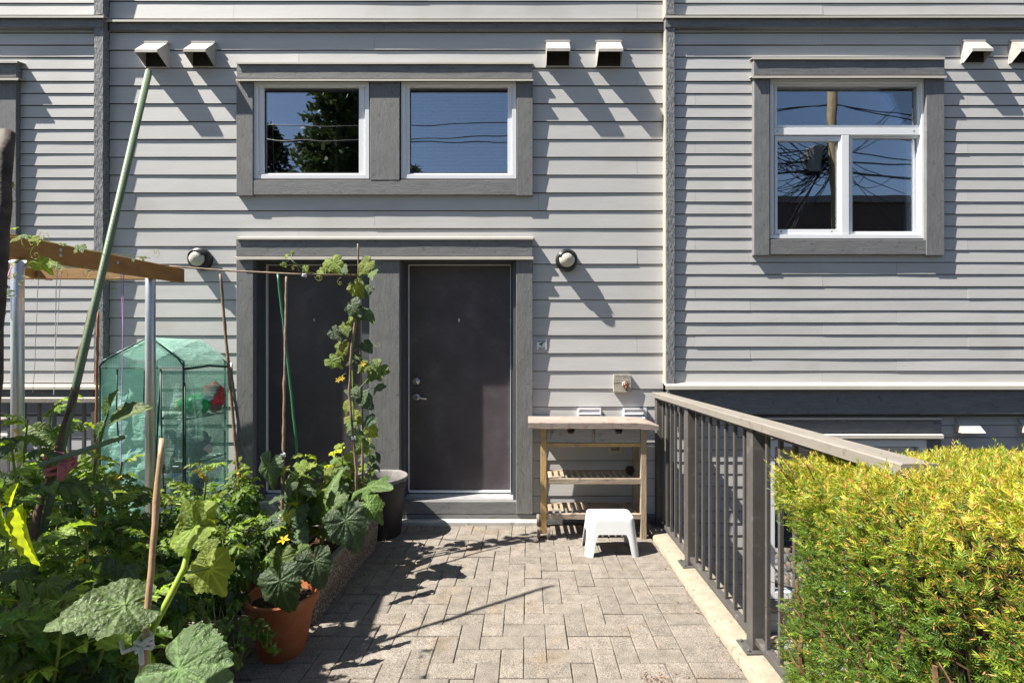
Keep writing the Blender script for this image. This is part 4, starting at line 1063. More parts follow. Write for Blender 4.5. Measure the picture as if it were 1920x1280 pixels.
for i, (x, y, r_, h_) in enumerate(((-1.85, 2.3, .16, .3), (-2.0, 2.9, .17, .3), (-1.9, 1.75, .17, .3), (-1.55, 1.55, .16, .28), (-2.35, 3.3, .16, .28), (-1.75, 3.45, .15, .27), (-2.4, 2.4, .17, .3))):
    w_ = ['beside the dark red clay pot', 'behind the leaning green pole', 'under the tied-up tomatoes at the left', 'lowest in the front left corner', 'at the foot of the green greenhouse', 'behind the pebbled planter', 'furthest left under the timber frame'][i]
    lathe_thing('nursery_pot', 'black plastic nursery pot of tomatoes '+w_, 'pot', pot_prof(r_, r_*.78, h_, .03), (x, y, 0), M['potblack'], 24, (r_-.03, h_-.05), group='black nursery pots')

# exposed-aggregate planter trough
def aggregate():
    m, nt, N, L, b = new_mat('exposed_aggregate')
    tc = N.new('ShaderNodeTexCoord'); v = N.new('ShaderNodeTexVoronoi'); v.inputs['Scale'].default_value = 115; L.new(tc.outputs['Object'], v.inputs['Vector'])
    cr = N.new('ShaderNodeValToRGB'); e = cr.color_ramp.elements; e[0].position = 0; e[0].color = (.08,.06,.045,1); e[1].position = 1; e[1].color = (.50,.42,.33,1)
    e2 = e.new(.4); e2.color = (.24,.165,.12,1); e3 = e.new(.7); e3.color = (.38,.34,.30,1)
    sp = N.new('ShaderNodeSeparateColor'); L.new(v.outputs['Color'], sp.inputs[0]); L.new(sp.outputs[0], cr.inputs[0])
    r2 = N.new('ShaderNodeValToRGB'); r2.color_ramp.elements[0].position = .25; r2.color_ramp.elements[1].position = .75; L.new(v.outputs['Distance'], r2.inputs[0])
    mx = N.new('ShaderNodeMix'); mx.data_type = 'RGBA'; L.new(r2.outputs[0], mx.inputs[0]); L.new(cr.outputs[0], mx.inputs[6]); mx.inputs[7].default_value = (.06,.05,.04,1)
    L.new(mx.outputs[2], b.inputs['Base Color']); b.inputs['Roughness'].default_value = .8
    bp = N.new('ShaderNodeBump'); bp.inputs['Strength'].default_value = 1; bp.inputs['Distance'].default_value = .004; bp.invert = True; L.new(v.outputs['Distance'], bp.inputs['Height']); L.new(bp.outputs[0], b.inputs['Normal'])
    return m
M['agg'] = aggregate()
TX1, TX0, TY0, TY1, TH = -1.175, -1.545, 2.72, 3.92, .285
pt = thing('stone_planter', 'long pebble-dashed concrete planter trough of cucumbers on the pavers', 'planter', (-1.36, 3.3, 0))
def trough_ring(o, z, b):
    r_ = .035; pts = []
    for (cx, cy, a0) in ((TX1-o-r_, TY1-o-r_, 0), (TX0+o+r_, TY1-o-r_, 90), (TX0+o+r_, TY0+o+r_, 180), (TX1-o-r_, TY0+o+r_, 270)):
        for q in range(5): a = rad(a0+22.5*q); pts.append((cx+r_*math.cos(a), cy+r_*math.sin(a), z))
    b.v += pts; return len(pts)
def loft(levels, cap0=False, cap1=False):
    b = MB(); n = 0
    for (o, z) in levels: n = trough_ring(o, z, b)
    for i in range(len(levels)-1):
        for k in range(n): k2 = (k+1) % n; b.f.append([i*n+k, i*n+k2, (i+1)*n+k2, (i+1)*n+k])
    if cap1: b.f.append([(len(levels)-1)*n+k for k in range(n)])
    return b
loft([(.02, 0), (.02, .0), (.004, TH-.032)]).build('trough', M['agg'], pt, smooth=False)
rimb = loft([(.0, TH-.031), (-.006, TH-.024), (-.006, TH-.008), (.0, TH), (.034, TH), (.042, TH-.01), (.046, TH-.12)])
rimb.build('rim', mat('planter_rim', (.22,.20,.175), rough=.9, var=.2, vscale=20, bump=.8, bscale=110), pt, smooth=False)
sb = MB(); nx, ny = 10, 34
for i in range(nx+1):
    for j in range(ny+1):
        x, y = TX0+.045+(TX1-TX0-.09)*i/nx, TY0+.045+(TY1-TY0-.09)*j/ny; sb.v.append((x, y, TH-.055+noise.noise((x*22, y*22, 0))*.014))
for i in range(nx):
    for j in range(ny): a = i*(ny+1)+j; sb.f.append([a, a+ny+1, a+ny+2, a+1])
sb.build('soil', mat('red_brown_soil', (.10,.045,.025), rough=1, var=.4, vscale=50, bump=1, bscale=120, bdist=.01), pt)
# dark plastic trays in the shade left of the trough
tray = thing('planter_tray', 'low black plastic tray beside the pebbled planter', 'tray', (-1.78, 3.25, 0))
tb = MB(); frame = [(-1.95, -1.6, 2.85, 3.6)]
for (x0, x1, y0, y1) in frame: tb.box(x0, x1, y0, y0+.012, 0, .13).box(x0, x1, y1-.012, y1, 0, .13).box(x0, x0+.012, y0+.012, y1-.012, 0, .13).box(x1-.012, x1, y0+.012, y1-.012, 0, .13).box(x0+.012, x1-.012, y0+.012, y1-.012, 0, .02)
tb.build('sides', M['potblack'], tray, bevel=.003)

# ---- frame of silver posts and cedar beams
galv = mat('galvanised_tube', (.58,.60,.62), rough=.34, metal=.75, var=.08, vscale=7, bump=.05)
cedar = mat('cedar_beam', (.40,.20,.065), rough=.6, var=.16, vscale=3.5, bump=.5, bscale=28, stretch=(5,.5,5), bdist=.003, blotch=((.26,.115,.035), 9, .60, .1))
cedarx = mat('cedar_crosspiece', (.46,.27,.12), rough=.6, var=.14, vscale=3.5, bump=.5, bscale=28, stretch=(.5,5,5), bdist=.003)
fr = thing('garden_trellis', 'cedar and galvanised tube trellis frame standing over the tomatoes', 'trellis', (-2.3, 2.6, 0))
def post(x, y, z1, r_=.029):
    return MB().lathe([(r_, 0), (r_, z1-.004), (r_-.003, z1)], (x, y, 0), 20).build('post', galv, fr, smooth=True)
pr = P(282, 518, 3.30); post(pr.x, 3.30, pr.z+.02)
pl_ = P(33, 492, 2.80); post(pl_.x, 2.80, pl_.z+.01)
MB().tube([(-4.1, 2.85, 2.035), (pl_.x+.0, 2.85, 2.035), (-2.45, 2.86, 2.035)], .022, 12).build('tube_rail', galv, fr, smooth=True)
def beam_between(a, b_, hh, tt, name, m):
    """a, b_: centre line ends (top edge), hh depth, tt thickness"""
    a, b_ = Vector(a), Vector(b_); d = (b_-a).normalized(); s_ = d.cross(Vector((0, 0, 1))).normalized()*tt/2; dn = Vector((0, 0, -hh)); n = 8; bb = MB()
    return MB().quad_box([a-s_+dn, b_-s_+dn, b_+s_+dn, a+s_+dn, a-s_, b_-s_, b_+s_, a+s_]).build(name, m, fr, bevel=.004)
A = P(8, 437, 2.19); B = P(341, 504, 3.66)
beam_between(A, B, .105, .038, 'beam', cedar)
beam_between(P(-60, 497, 3.57), P(283, 499, 3.57), .10, .038, 'crosspiece', cedarx)
beam_between(P(-70, 462, 2.7), P(93, 502, 3.85), .10, .038, 'beam', cedar)
for (px, py) in ((104, 469), (104, 479), (213, 492)):
    d = (B-A).normalized(); q_ = (px-VX)/FPX; t_ = (q_*A.y-A.x)/((B.x-A.x)-q_*(B.y-A.y)); c = A.lerp(B, t_)+d.cross(Vector((0, 0, 1))).normalized()*.019; c.z = Z(py, c.y)
    MB().lathe([(.009, 0), (.009, .004), (.005, .008)], c, 10, Matrix.Rotation(rad(90), 4, 'Y')).build('bolt', galv, fr)

# ---- poles, sticks, strings
coat = mat('green_plastic_coating', (.125,.18,.105), rough=.6, var=.12, vscale=6, bump=0)
gp0, gp1 = P(279, 135, 2.60), P(92, 940, 2.03)
gdir = (gp1-gp0).normalized(); gfoot = gp0+gdir*((gp0.z-0.0)/-gdir.z) if gdir.z < 0 else gp1
pole = thing('garden_pole', 'tall green plastic-coated garden pole leaning up to the wall vents', 'garden pole', gfoot)
MB().tube([gp0, gp0.lerp(gfoot, .5), gfoot], .0150, 14).build('tube', coat, pole, smooth=True)
nb = MB(); up_ = Vector((0, -1, 0)); sx = gdir.cross(up_).normalized(); sy = gdir.cross(sx).normalized(); L_ = (gfoot-gp0).length
for i in range(int(L_/.022)):
    for k in range(6):
        a = math.pi*2*k/6+.3; p = gp0+gdir*(.01+i*.022); o_ = sx*math.cos(a)+sy*math.sin(a); nb.ball(p+o_*.0143, .0014, 4, 3, (1, 1, 1.6))
kb_ = nb.build('nubs', coat, pole, fixn=False); kb_['kind'] = 'stuff'
MB().ball(gp0, .0148, 12, 6).build('end_cap', coat, pole, smooth=True)
def stick(name, label, cat, pts, r0, r1, m, knots=0, group=None, n=8, seed=1):
    rnd = random.Random(seed); P_ = [Vector(p) for p in pts]; out = []; rs = []
    for i in range(len(P_)-1):
        q = max(2, int((P_[i+1]-P_[i]).length/.05))
        for k in range(q): out.append(P_[i].lerp(P_[i+1], k/q))
    out.append(P_[-1]); N_ = len(out)
    for i in range(N_):
        r_ = r0+(r1-r0)*i/(N_-1)
        if knots and i % knots == knots//2: r_ *= 1.22
        rs.append(r_*rnd.uniform(.96, 1.05)); 
        if 0 < i < N_-1: out[i] += Vector((rnd.uniform(-1, 1), rnd.uniform(-1, 1), 0))*r_*.18
    o = MB().tube(out, rs, n).build(name, m, smooth=True); return tag(o, label, cat, group)
bark = mat('stick_bark', (.16,.10,.065), rough=.9, var=.35, vscale=25, bump=.8, bscale=70)
bamboo = mat('bamboo_cane', (.42,.27,.15), rough=.5, var=.2, vscale=14, bump=.2, stretch=(3,3,.6))
dbam = mat('weathered_cane', (.26,.18,.12), rough=.7, var=.3, vscale=16, bump=.3)
grn = mat('green_cane_coating', (.04,.20,.09), rough=.4, var=.1, bump=0)
def down(px0, py0, Y0, px1, py1, Y1):       # from the top through a lower point on to the ground
    a, b_ = P(px0, py0, Y0), P(px1, py1, Y1); d = b_-a; return [a, b_, a+d*(a.z/-d.z)]
stick('branch_stake', 'knobbly dark bark branch tied against the leaning green pole', 'stake', [P(170, 580, 2.26), P(158, 640, 2.22), P(146, 672, 2.19), P(142, 730, 2.15), P(120, 800, 2.1), P(80, 930, 2.0), P(42, 1080, 1.9)], .0085, .013, bark, 5, seed=4)
gs0, gs1 = P(231, 819, 2.25), P(20, 890, 1.8)
stick('green_cane', 'short green coated cane lashed across the leaning pole with pink cloth', 'cane', [gs0, gs1], .0115, .0115, coat, seed=2)
stick('bamboo_cane', 'near bamboo cane with white cord knotted round its foot', 'cane', down(304, 822, 1.28, 271, 1210, 1.12), .0066, .0074, bamboo, 7, n=10, seed=3)
stick('bamboo_cane', 'thin brown cane leaning before the frame of the left door', 'cane', down(413, 514, 3.35, 448, 905, 3.2), .0085, .011, dbam, 5, seed=5)
stick('bamboo_cane', 'brown cane left of the climbing cucumber, dark left door behind it', 'cane', down(537, 519, 3.45, 529, 960, 3.05), .008, .011, dbam, 6, seed=6)
stick('green_cane', 'slender green cane crossing in front of the left door', 'cane', [P(521, 514, 3.45), P(540, 680, 3.42), P(556, 835, 3.4), P(560, 930, 3.38)], .0085, .0085, grn, 0, seed=7)
stick('bamboo_cane', 'dark cane carrying the climbing cucumber vine beside the door post', 'cane', [P(671, 457, 3.72), P(674, 600, 3.71), P(680, 800, 3.68), (X(680, 3.66), 3.66, .22)], .006, .009, dbam, 5, seed=8)
stick('branch_stake', 'crooked brown branch twisted through the climbing cucumber vine', 'stake', [P(668, 590, 3.62), P(659, 650, 3.6), P(655, 740, 3.58), P(668, 880, 3.52), (X(668, 3.5), 3.5, .22)], .008, .011, dbam, 4, seed=9)
stick('bamboo_cane', 'long thin cane tied level from the cedar beam to the climbing cucumber', 'cane', [P(318, 499, 3.62), P(420, 507, 3.60), P(560, 514, 3.5), P(672, 516, 3.70)], .0065, .0055, dbam, 6, seed=10)
stick('bamboo_cane', 'reddish cane standing behind the leaning pole at the house corner', 'cane', [P(184, 585, 3.6), P(181, 760, 3.6), (X(180, 3.6), 3.6, 0)], .008, .009, mat('red_cane', (.32,.13,.06), rough=.6), 6, seed=11)
stick('pipe_stake', 'dark rusty pipe stake at the very left edge above the cedar beam', 'stake', [P(14, 248, 1.02), P(3, 430, .98), P(-14, 760, .92), P(-30, 1150, .85)], .0125, .0125, mat('rusty_pipe', (.10,.075,.062), rough=.8, var=.4, vscale=20, bump=.5, blotch=((.25,.2,.16), 14, .60, .12)), 0, n=12, seed=12)
stick('broom_handle', 'grey wooden broom handle leaning in the left corner of the door frame', 'handle', [P(432, 688, 4.30), P(462, 900, 4.05), P(468, 1010, 3.95)], .012, .012, mat('old_handle', (.20,.17,.15), rough=.8, var=.2), 0, seed=13)
stick('broom_handle', 'white topped green handle beside the greenhouse', 'handle', [P(434, 680, 4.34), P(434, 715, 4.34)], .011, .011, M['vinyl'], 0, seed=14)
def string(label, a, b_, r_, col, sag=.0, n=10, name='string'):
    m = bpy.data.materials.get('cord_%s' % str(col)) or mat('cord_%s' % str(col), col, rough=.6, bump=0)
    o = MB().tube([a.lerp(b_, i/n)+Vector((noise.noise((i*.7, a.x*5, 1))*.004, 0, -sag*4*(i/n)*(1-i/n))) for i in range(n+1)], r_, 5, False).build(name, m, smooth=True)
    return tag(o, label, 'string')
string('grey string hanging from the cedar crosspiece, left of the white pair', P(74, 492, 2.3), P(62, 735, 2.25), .0011, (.35,.35,.36))
string('white string hanging from the cedar crosspiece, left of its twin', P(107, 492, 2.3), P(101, 740, 2.3), .0016, (.75,.78,.82))
string('white string crossing its twin below the cedar crosspiece', P(116, 500, 2.35), P(104, 650, 2.3), .0012, (.75,.78,.82))
string('purple twine hanging before the green greenhouse', P(232, 512, 2.9), P(226, 900, 2.6), .0022, (.42,.20,.55))
string('second strand of purple twine next to the first above the greenhouse', P(227, 512, 2.92), P(231, 640, 2.8), .0018, (.50,.28,.60))
string('pink string slanting off the left post top', P(24, 493, 2.27), P(4, 545, 2.1), .0022, (.60,.20,.45))
# cords tied round things
def wrap(label, c, r_, h_, m, tails, name, cat):
    b = MB(); pts = []
    for i in range(40): a = i*.55; pts.append(Vector(c)+Vector((math.cos(a)*r_*(1+.12*math.sin(i*1.7)), math.sin(a)*r_, h_*(i/40-.5)+.004*math.sin(i*2.1))))
    b.tube(pts, r_*.30, 6)
    for t_ in tails: b.tube([Vector(c)+Vector(q) for q in t_], [r_*.32, r_*.36, r_*.30, r_*.12][:len(t_)], 6)
    return tag(b.build(name, m, smooth=True), label, cat)
pcth = mat('pink_cloth', (.55,.20,.22), rough=.85, var=.2, vscale=30, bump=.6, bscale=60)
c = P(114, 866, 2.03)
b = MB()
for k in range(5):
    pts = []
    for i in range(13): a = 2*math.pi*i/12; pts.append(c+Vector((math.cos(a)*.044*(1+.08*math.sin(k*2+i)), math.sin(a)*.044, .026*math.sin(a*1+k*1.1)*.7+(k-2)*.011)))
    b.tube(pts, [.008+.003*math.sin(q*1.7+k) for q in range(13)], 6)
b.tube([c+Vector((.03, -.03, .01)), c+Vector((.042, -.038, -.015)), c+Vector((.034, -.036, -.065)), c+Vector((.036, -.034, -.085))], [.009, .015, .013, .004], 8)
b.tube([c+Vector((.025, -.035, .012)), c+Vector((.05, -.03, .0)), c+Vector((.052, -.03, -.045))], [.009, .013, .006], 8)
tag(b.build('cloth_tie', pcth, smooth=True), 'faded pink cloth strip knotted round the leaning green pole', 'cloth tie')
wc = mat('white_cord', (.62,.60,.58), rough=.9, var=.15, vscale=60, bump=.8, bscale=150)
c = P(270, 1205, 1.122)
wrap('thick white cord knotted round the near bamboo cane', c, .015, .03, wc, [[(-.005,-.015,0),(-.035,-.015,-.012),(-.045,-.01,.012)], [(.005,-.015,0),(.01,-.02,-.03),(.012,-.015,-.045)]], 'cord_knot', 'cord')
for (px, py, Y, lab) in ((530, 853, 3.12, 'white plastic tie on the brown cane, upper one of two'), (527, 967, 3.02, 'white plastic tie on the brown cane near the soil'), (663, 821, 3.55, 'white plastic tie low on the climbing cucumber cane'), (570, 516, 3.52, 'white knot holding the vine to the level cane')):
    wrap(lab, P(px, py, Y), .014, .018, M['vinyl'], [], 'plant_tie', 'plant tie')

# ---- walk-in mini greenhouse
gh = thing('mini_greenhouse', 'small green mesh plastic greenhouse tent with a half open zipped flap', 'greenhouse', (-2.9, 3.98, 0))
def cover_mat(name, col, alpha, mesh=True):
    m, nt, N, L, b = new_mat(name); out = N['Material Output']
    tc = N.new('ShaderNodeTexCoord'); n1 = N.new('ShaderNodeTexNoise'); n1.inputs['Scale'].default_value = 9; n1.inputs['Detail'].default_value = 5; n1.inputs['Distortion'].default_value = 1.2
    mp = N.new('ShaderNodeMapping'); mp.inputs['Scale'].default_value = (1, 1, 2.6); L.new(tc.outputs['Object'], mp.inputs[0]); L.new(mp.outputs[0], n1.inputs['Vector'])
    wvx = N.new('ShaderNodeTexWave'); wvx.bands_direction = 'X'; wvx.inputs['Scale'].default_value = 16; wvy = N.new('ShaderNodeTexWave'); wvy.bands_direction = 'Z'; wvy.inputs['Scale'].default_value = 16
    wvd = N.new('ShaderNodeTexWave'); wvd.bands_direction = 'Y'; wvd.inputs['Scale'].default_value = 16
    for w_ in (wvx, wvy, wvd): L.new(tc.outputs['Object'], w_.inputs['Vector'])
    mxm = N.new('ShaderNodeMath'); mxm.operation = 'MAXIMUM'; L.new(wvx.outputs['Fac'], mxm.inputs[0]); L.new(wvy.outputs['Fac'], mxm.inputs[1])
    mm = N.new('ShaderNodeMath'); mm.operation = 'GREATER_THAN'; mm.inputs[1].default_value = .93; L.new(mxm.outputs[0], mm.inputs[0])
    cr = N.new('ShaderNodeValToRGB'); cr.color_ramp.elements[0].color = rgb(tuple(c*.75 for c in col)); cr.color_ramp.elements[1].color = rgb(tuple(min(1, c*1.25) for c in col)); L.new(n1.outputs[0], cr.inputs[0])
    L.new(cr.outputs[0], b.inputs['Base Color']); b.inputs['Roughness'].default_value = .28; b.inputs['Specular IOR Level'].default_value = .6
    bp = N.new('ShaderNodeBump'); bp.inputs['Strength'].default_value = .9; bp.inputs['Distance'].default_value = .014; L.new(n1.outputs[0], bp.inputs['Height']); L.new(bp.outputs[0], b.inputs['Normal'])
    tl = N.new('ShaderNodeBsdfTranslucent'); L.new(cr.outputs[0], tl.inputs[0]); tr = N.new('ShaderNodeBsdfTransparent'); tr.inputs[0].default_value = rgb(tuple(min(1, c*.5+.5) for c in col))
    m1 = N.new('ShaderNodeMixShader'); m1.inputs[0].default_value = .45; L.new(b.outputs[0], m1.inputs[1]); L.new(tl.outputs[0], m1.inputs[2])
    af = N.new('ShaderNodeMath'); af.operation = 'MULTIPLY_ADD'; L.new(mm.outputs[0], af.inputs[0]); af.inputs[1].default_value = -.25; af.inputs[2].default_value = alpha
    m2 = N.new('ShaderNodeMixShader'); L.new(af.outputs[0], m2.inputs[0]); L.new(m1.outputs[0], m2.inputs[1]); L.new(tr.outputs[0], m2.inputs[2]); L.new(m2.outputs[0], out.inputs[0])
    return m
cov = cover_mat('green_mesh_plastic', (.33,.62,.53), .07); covr = cover_mat('green_mesh_roof', (.46,.72,.64), .38); covs = cover_mat('clearer_side_mesh', (.34,.56,.49), .66)
gx0, gx1, gy0, gy1 = -3.235, -2.605, 3.72, 4.27; ze, zr = 1.43, 1.645; gxm = -2.86
def sheet(fn, nu, nv, amp, seed, name, m, parent=gh, freq=6):
    b = MB()
    for i in range(nu+1):
        for j in range(nv+1):
            p, nrm = fn(i/nu, j/nv); e = min(i, nu-i, j, nv-j)/2.0; e = min(1, e)
            q = Vector(p)+Vector(nrm)*amp*e*(noise.noise((p[0]*freq+p[1]*freq, seed, p[2]*freq*1.3))+.5*noise.noise((p[0]*freq*3, seed+5, p[2]*freq*3)))
            b.v.append(tuple(q))
    for i in range(nu):
        for j in range(nv): a = i*(nv+1)+j; b.f.append([a, a+nv+1, a+nv+2, a+1])
    return b.build(name, m, parent, smooth=True, fixn=False)
lerp = lambda a, b_, t: a+(b_-a)*t
zf = 1.525
# front: gable, left sheet, right flap; sides; roof
def gable(y):
    def f(u, v):
        x = lerp(gx0, gx1, u); top = ze+.025+(zr-ze-.025)*(1-abs(x-gxm)/((gxm-gx0) if x < gxm else (gx1-gxm))); top = min(top, zr) ; edge = min(1, min(x-gx0, gx1-x)/.06); top -= (1-edge)*.035
        return (x, y, lerp(zf-.11, max(top, zf-.11), v)), (0, -1, 0)
    return f
sheet(gable(gy0), 24, 6, .008, 1, 'front_gable', covr)
sheet(gable(gy1), 24, 6, .008, 2, 'rear_gable', covr)
sheet(lambda u, v: ((lerp(gx0, lerp(gx1-.17, gx1-.26, (1-v)**2), u), gy0-.004+.02*(1-v)*u, lerp(.06, zf-.12, v)), (0, -1, 0)), 26, 46, .020, 3, 'front_sheet', cov, freq=10)
sheet(lambda u, v: ((lerp(lerp(gx1-.165, gx1-.10, (1-v)), gx1, u), gy0-.004-.03*(1-v)*(1-u), lerp(.06, zf-.12, v)), (0, -1, 0)), 8, 40, .02, 4, 'side_flap', covs)
sheet(lambda u, v: ((gx1, lerp(gy0, gy1, u), lerp(.06, 1.44, v)), (1, 0, 0)), 16, 40, .016, 5, 'side_sheet', covs)
sheet(lambda u, v: ((gx0, lerp(gy0, gy1, u), lerp(.06, 1.44, v)), (-1, 0, 0)), 16, 40, .016, 6, 'side_sheet', covs)
sheet(lambda u, v: ((lerp(gx0, gx1, u), gy1, lerp(.06, 1.35, v)), (0, 1, 0)), 20, 40, .016, 7, 'rear_sheet', covs)
sheet(lambda u, v: ((lerp(gxm, gx1, v), lerp(gy0, gy1, u), zr+(ze+.04-zr)*v**1.15), (0, 0, 1)), 14, 12, .016, 8, 'roof_sheet', covr)
sheet(lambda u, v: ((lerp(gxm, gx0, v), lerp(gy0, gy1, u), zr+(ze+.04-zr)*v**1.15), (0, 0, 1)), 14, 12, .016, 9, 'roof_sheet', covr)
pipm = mat('dark_green_piping', (.015,.06,.045), rough=.5, bump=0)
def pip(pts, r_=.0042): return MB().tube(pts, r_, 6).build('piping', pipm, gh, smooth=True)
yf = gy0-.012
pip([(gx0, yf, .06), (gx0, yf, ze), (gx0+.03, yf, ze+.035), (gxm, yf, zr+.006), (gx1-.04, yf, ze+.055), (gx1, yf, ze), (gx1, yf, .06)], .006)
pip([(gx0, yf, zf-.115), (gx1, yf, zf-.115)], .0035)
pip([(gx0+.14, yf-.01, zf-.12), (gx0+.135, yf-.012, 1.1), (gx0+.15, yf-.01, .85)], .005)
pip([(gx1-.165, yf-.006, zf-.12), (gx1-.19, yf-.012, .9), (gx1-.24, yf-.01, .08)], .007)
pip([(gx1-.165, yf-.006, zf-.12), (gx1-.14, yf-.03, .8), (gx1-.10, yf-.04, .08)], .005)
pip([(gx1+.006, gy0, 1.405), (gx1+.008, (gy0+gy1)/2, 1.425), (gx1+.006, gy1, 1.41)], .011)
pip([(gx1+.004, gy0, 1.30), (gx1+.004, gy0+.01, .06)], .005)
for (x, dz) in ((gx0+.36, .24),):
    MB().tube([(x-.018, yf-.006, zf-.13), (x-.02, yf-.012, zf-.13-dz)], .004, 5).tube([(x+.0, yf-.006, zf-.13), (x+.012, yf-.012, zf-.13-dz*.8)], .004, 5).build('tie_strap', pipm, gh)
tubm = mat('green_tube', (.05,.20,.14), rough=.4, bump=0)
for x in (gx0+.02, gx1-.02):
    for y in (gy0+.02, gy1-.02): MB().tube([(x, y, 0), (x, y, ze+.03), (gxm, y, zr-.012)], .008, 8).build('frame_tube', tubm, gh, smooth=True)
for z in (.25, .66, 1.02):
    b = MB()
    for i in range(9): y = lerp(gy0+.03, gy1-.03, i/8); b.tube([(gx0+.02, y, z), (gx1-.02, y, z)], .0028, 4)
    for x in (gx0+.02, gxm, gx1-.02): b.tube([(x, gy0+.02, z-.004), (x, gy1-.02, z-.004)], .006, 5)
    b.build('wire_shelf', tubm, gh)
def lump(name, label, cat, c, r_, sc, col, seed, rough=.35, trans=0, amp=.35):
    b = MB().ball((0, 0, 0), 1, 26, 18)
    b.v = [tuple(Vector(c)+Vector((v[0]*sc[0], v[1]*sc[1], v[2]*sc[2]))*r_*(1+amp*(noise.noise(Vector(v)*2.2+Vector((seed, 0, 0)))+.6*abs(noise.noise(Vector(v)*5+Vector((0, seed, 0))))))) for v in b.v]
    m = mat('bag_%s' % str(col), col, rough=rough, var=.12, vscale=14, bump=.6, bscale=18, bdist=.01)
    return tag(b.build(name, m, smooth=True, fixn=False), label, cat)
lump('plastic_bag', 'bright green plastic bag on the top shelf inside the green greenhouse', 'bag', (-2.70, 3.98, 1.11), .085, (1.25, 1, .9), (.02,.42,.12), 1)
lump('plastic_bag', 'crumpled red plastic bag on the top shelf inside the greenhouse', 'bag', (-2.655, 4.14, 1.16), .085, (.8, 1.1, 1.25), (.62,.04,.05), 2)
lump('plastic_bag', 'small blue bag squeezed between the red and green bags in the greenhouse', 'bag', (-2.65, 4.03, 1.13), .04, (.7, 1.7, 1.2), (.08,.22,.60), 3)
lump('plastic_bag', 'pale yellow bag behind the mesh on the greenhouse shelf', 'bag', (-2.82, 4.08, 1.10), .075, (1.3, 1, .75), (.60,.55,.22), 4)
lump('plastic_bag', 'cloudy white plastic bag bulging on the middle greenhouse shelf', 'bag', (-2.72, 3.97, .78), .125, (.85, 1.3, .95), (.62,.64,.64), 5)
lump('plastic_bag', 'grey white bag showing through the open greenhouse flap', 'bag', (-2.80, 3.82, .79), .085, (.75, .6, 1.4), (.55,.56,.58), 6)
lump('soil_sack', 'dark brown compost sack low inside the greenhouse', 'sack', (-2.86, 3.95, .44), .19, (1.1, .9, 1.0), (.06,.045,.035), 7, .6)
bb = MB().ball((X(327, 3.77), 3.77, Z(892, 3.77)), .021, 16, 10); tag(bb.build('blue_ball', mat('blue_plastic', (.01,.10,.55), rough=.25, bump=0), smooth=True), 'small blue ball in the opening of the greenhouse flap', 'ball')
bxw = thing('storage_box', 'pale storage box standing at the greenhouse opening', 'box', (-2.74, 3.9, 0)); MB().box(-2.93, -2.64, 3.80, 4.05, .282, .56).build('body', mat('pale_box', (.50,.52,.55), rough=.4, bump=0), bxw, bevel=.008); MB().box(-2.94, -2.63, 3.79, 4.06, .561, .585).build('lid', M['vinyl'], bxw, bevel=.004)
# ================================================================ PLANTS
def leaf_mat(name, translucent, tint, rough=.42, bscale=55, bump=.4):
    m, nt, N, L, b = new_mat(name)
    at = N.new('ShaderNodeAttribute'); at.attribute_name = 'tone'; oi = N.new('ShaderNodeObjectInfo')
    hs = N.new('ShaderNodeHueSaturation'); mr = N.new('ShaderNodeMapRange'); mr.inputs[3].default_value = .485; mr.inputs[4].default_value = .515; L.new(oi.outputs['Random'], mr.inputs[0]); L.new(mr.outputs[0], hs.inputs['Hue'])
    mv = N.new('ShaderNodeMath'); mv.operation = 'MULTIPLY'; mv.inputs[1].default_value = 7.31; L.new(oi.outputs['Random'], mv.inputs[0]); fr_ = N.new('ShaderNodeMath'); fr_.operation = 'FRACT'; L.new(mv.outputs[0], fr_.inputs[0])
    mr2 = N.new('ShaderNodeMapRange'); mr2.inputs[3].default_value = .72; mr2.inputs[4].default_value = 1.35; L.new(fr_.outputs[0], mr2.inputs[0]); L.new(mr2.outputs[0], hs.inputs['Value']); L.new(at.outputs['Color'], hs.inputs['Color'])
    tc = N.new('ShaderNodeTexCoord'); n1 = N.new('ShaderNodeTexNoise'); n1.inputs['Scale'].default_value = 9; n1.inputs['Detail'].default_value = 4; L.new(tc.outputs['Object'], n1.inputs['Vector'])
    mr3 = N.new('ShaderNodeMapRange'); mr3.inputs[1].default_value = .3; mr3.inputs[2].default_value = .7; mr3.inputs[3].default_value = .9; mr3.inputs[4].default_value = 1.1; L.new(n1.outputs[0], mr3.inputs[0])
    vm = N.new('ShaderNodeVectorMath'); vm.operation = 'SCALE'; L.new(hs.outputs[0], vm.inputs[0]); L.new(mr3.outputs[0], vm.inputs['Scale'])
    L.new(vm.outputs[0], b.inputs['Base Color']); b.inputs['Roughness'].default_value = rough; b.inputs['Specular IOR Level'].default_value = .28
    n2 = N.new('ShaderNodeTexNoise'); n2.inputs['Scale'].default_value = 11; n2.inputs['Detail'].default_value = 4; L.new(tc.outputs['Object'], n2.inputs['Vector'])
    bp = N.new('ShaderNodeBump'); bp.inputs['Strength'].default_value = bump; bp.inputs['Distance'].default_value = .045; L.new(n2.outputs[0], bp.inputs['Height']); L.new(bp.outputs[0], b.inputs['Normal'])
    tl = N.new('ShaderNodeBsdfTranslucent'); v2 = N.new('ShaderNodeVectorMath'); v2.operation = 'MULTIPLY'; v2.inputs[1].default_value = tint; L.new(vm.outputs[0], v2.inputs[0]); L.new(v2.outputs[0], tl.inputs[0])
    mx = N.new('ShaderNodeMixShader'); mx.inputs[0].default_value = translucent; L.new(b.outputs[0], mx.inputs[1]); L.new(tl.outputs[0], mx.inputs[2]); L.new(mx.outputs[0], N['Material Output'].inputs[0]); return m
M['leaf'] = leaf_mat('garden_leaf', .30, (2.3, 2.4, .9))
M['leafy'] = leaf_mat('young_leaf', .50, (2.2, 2.0, .6))
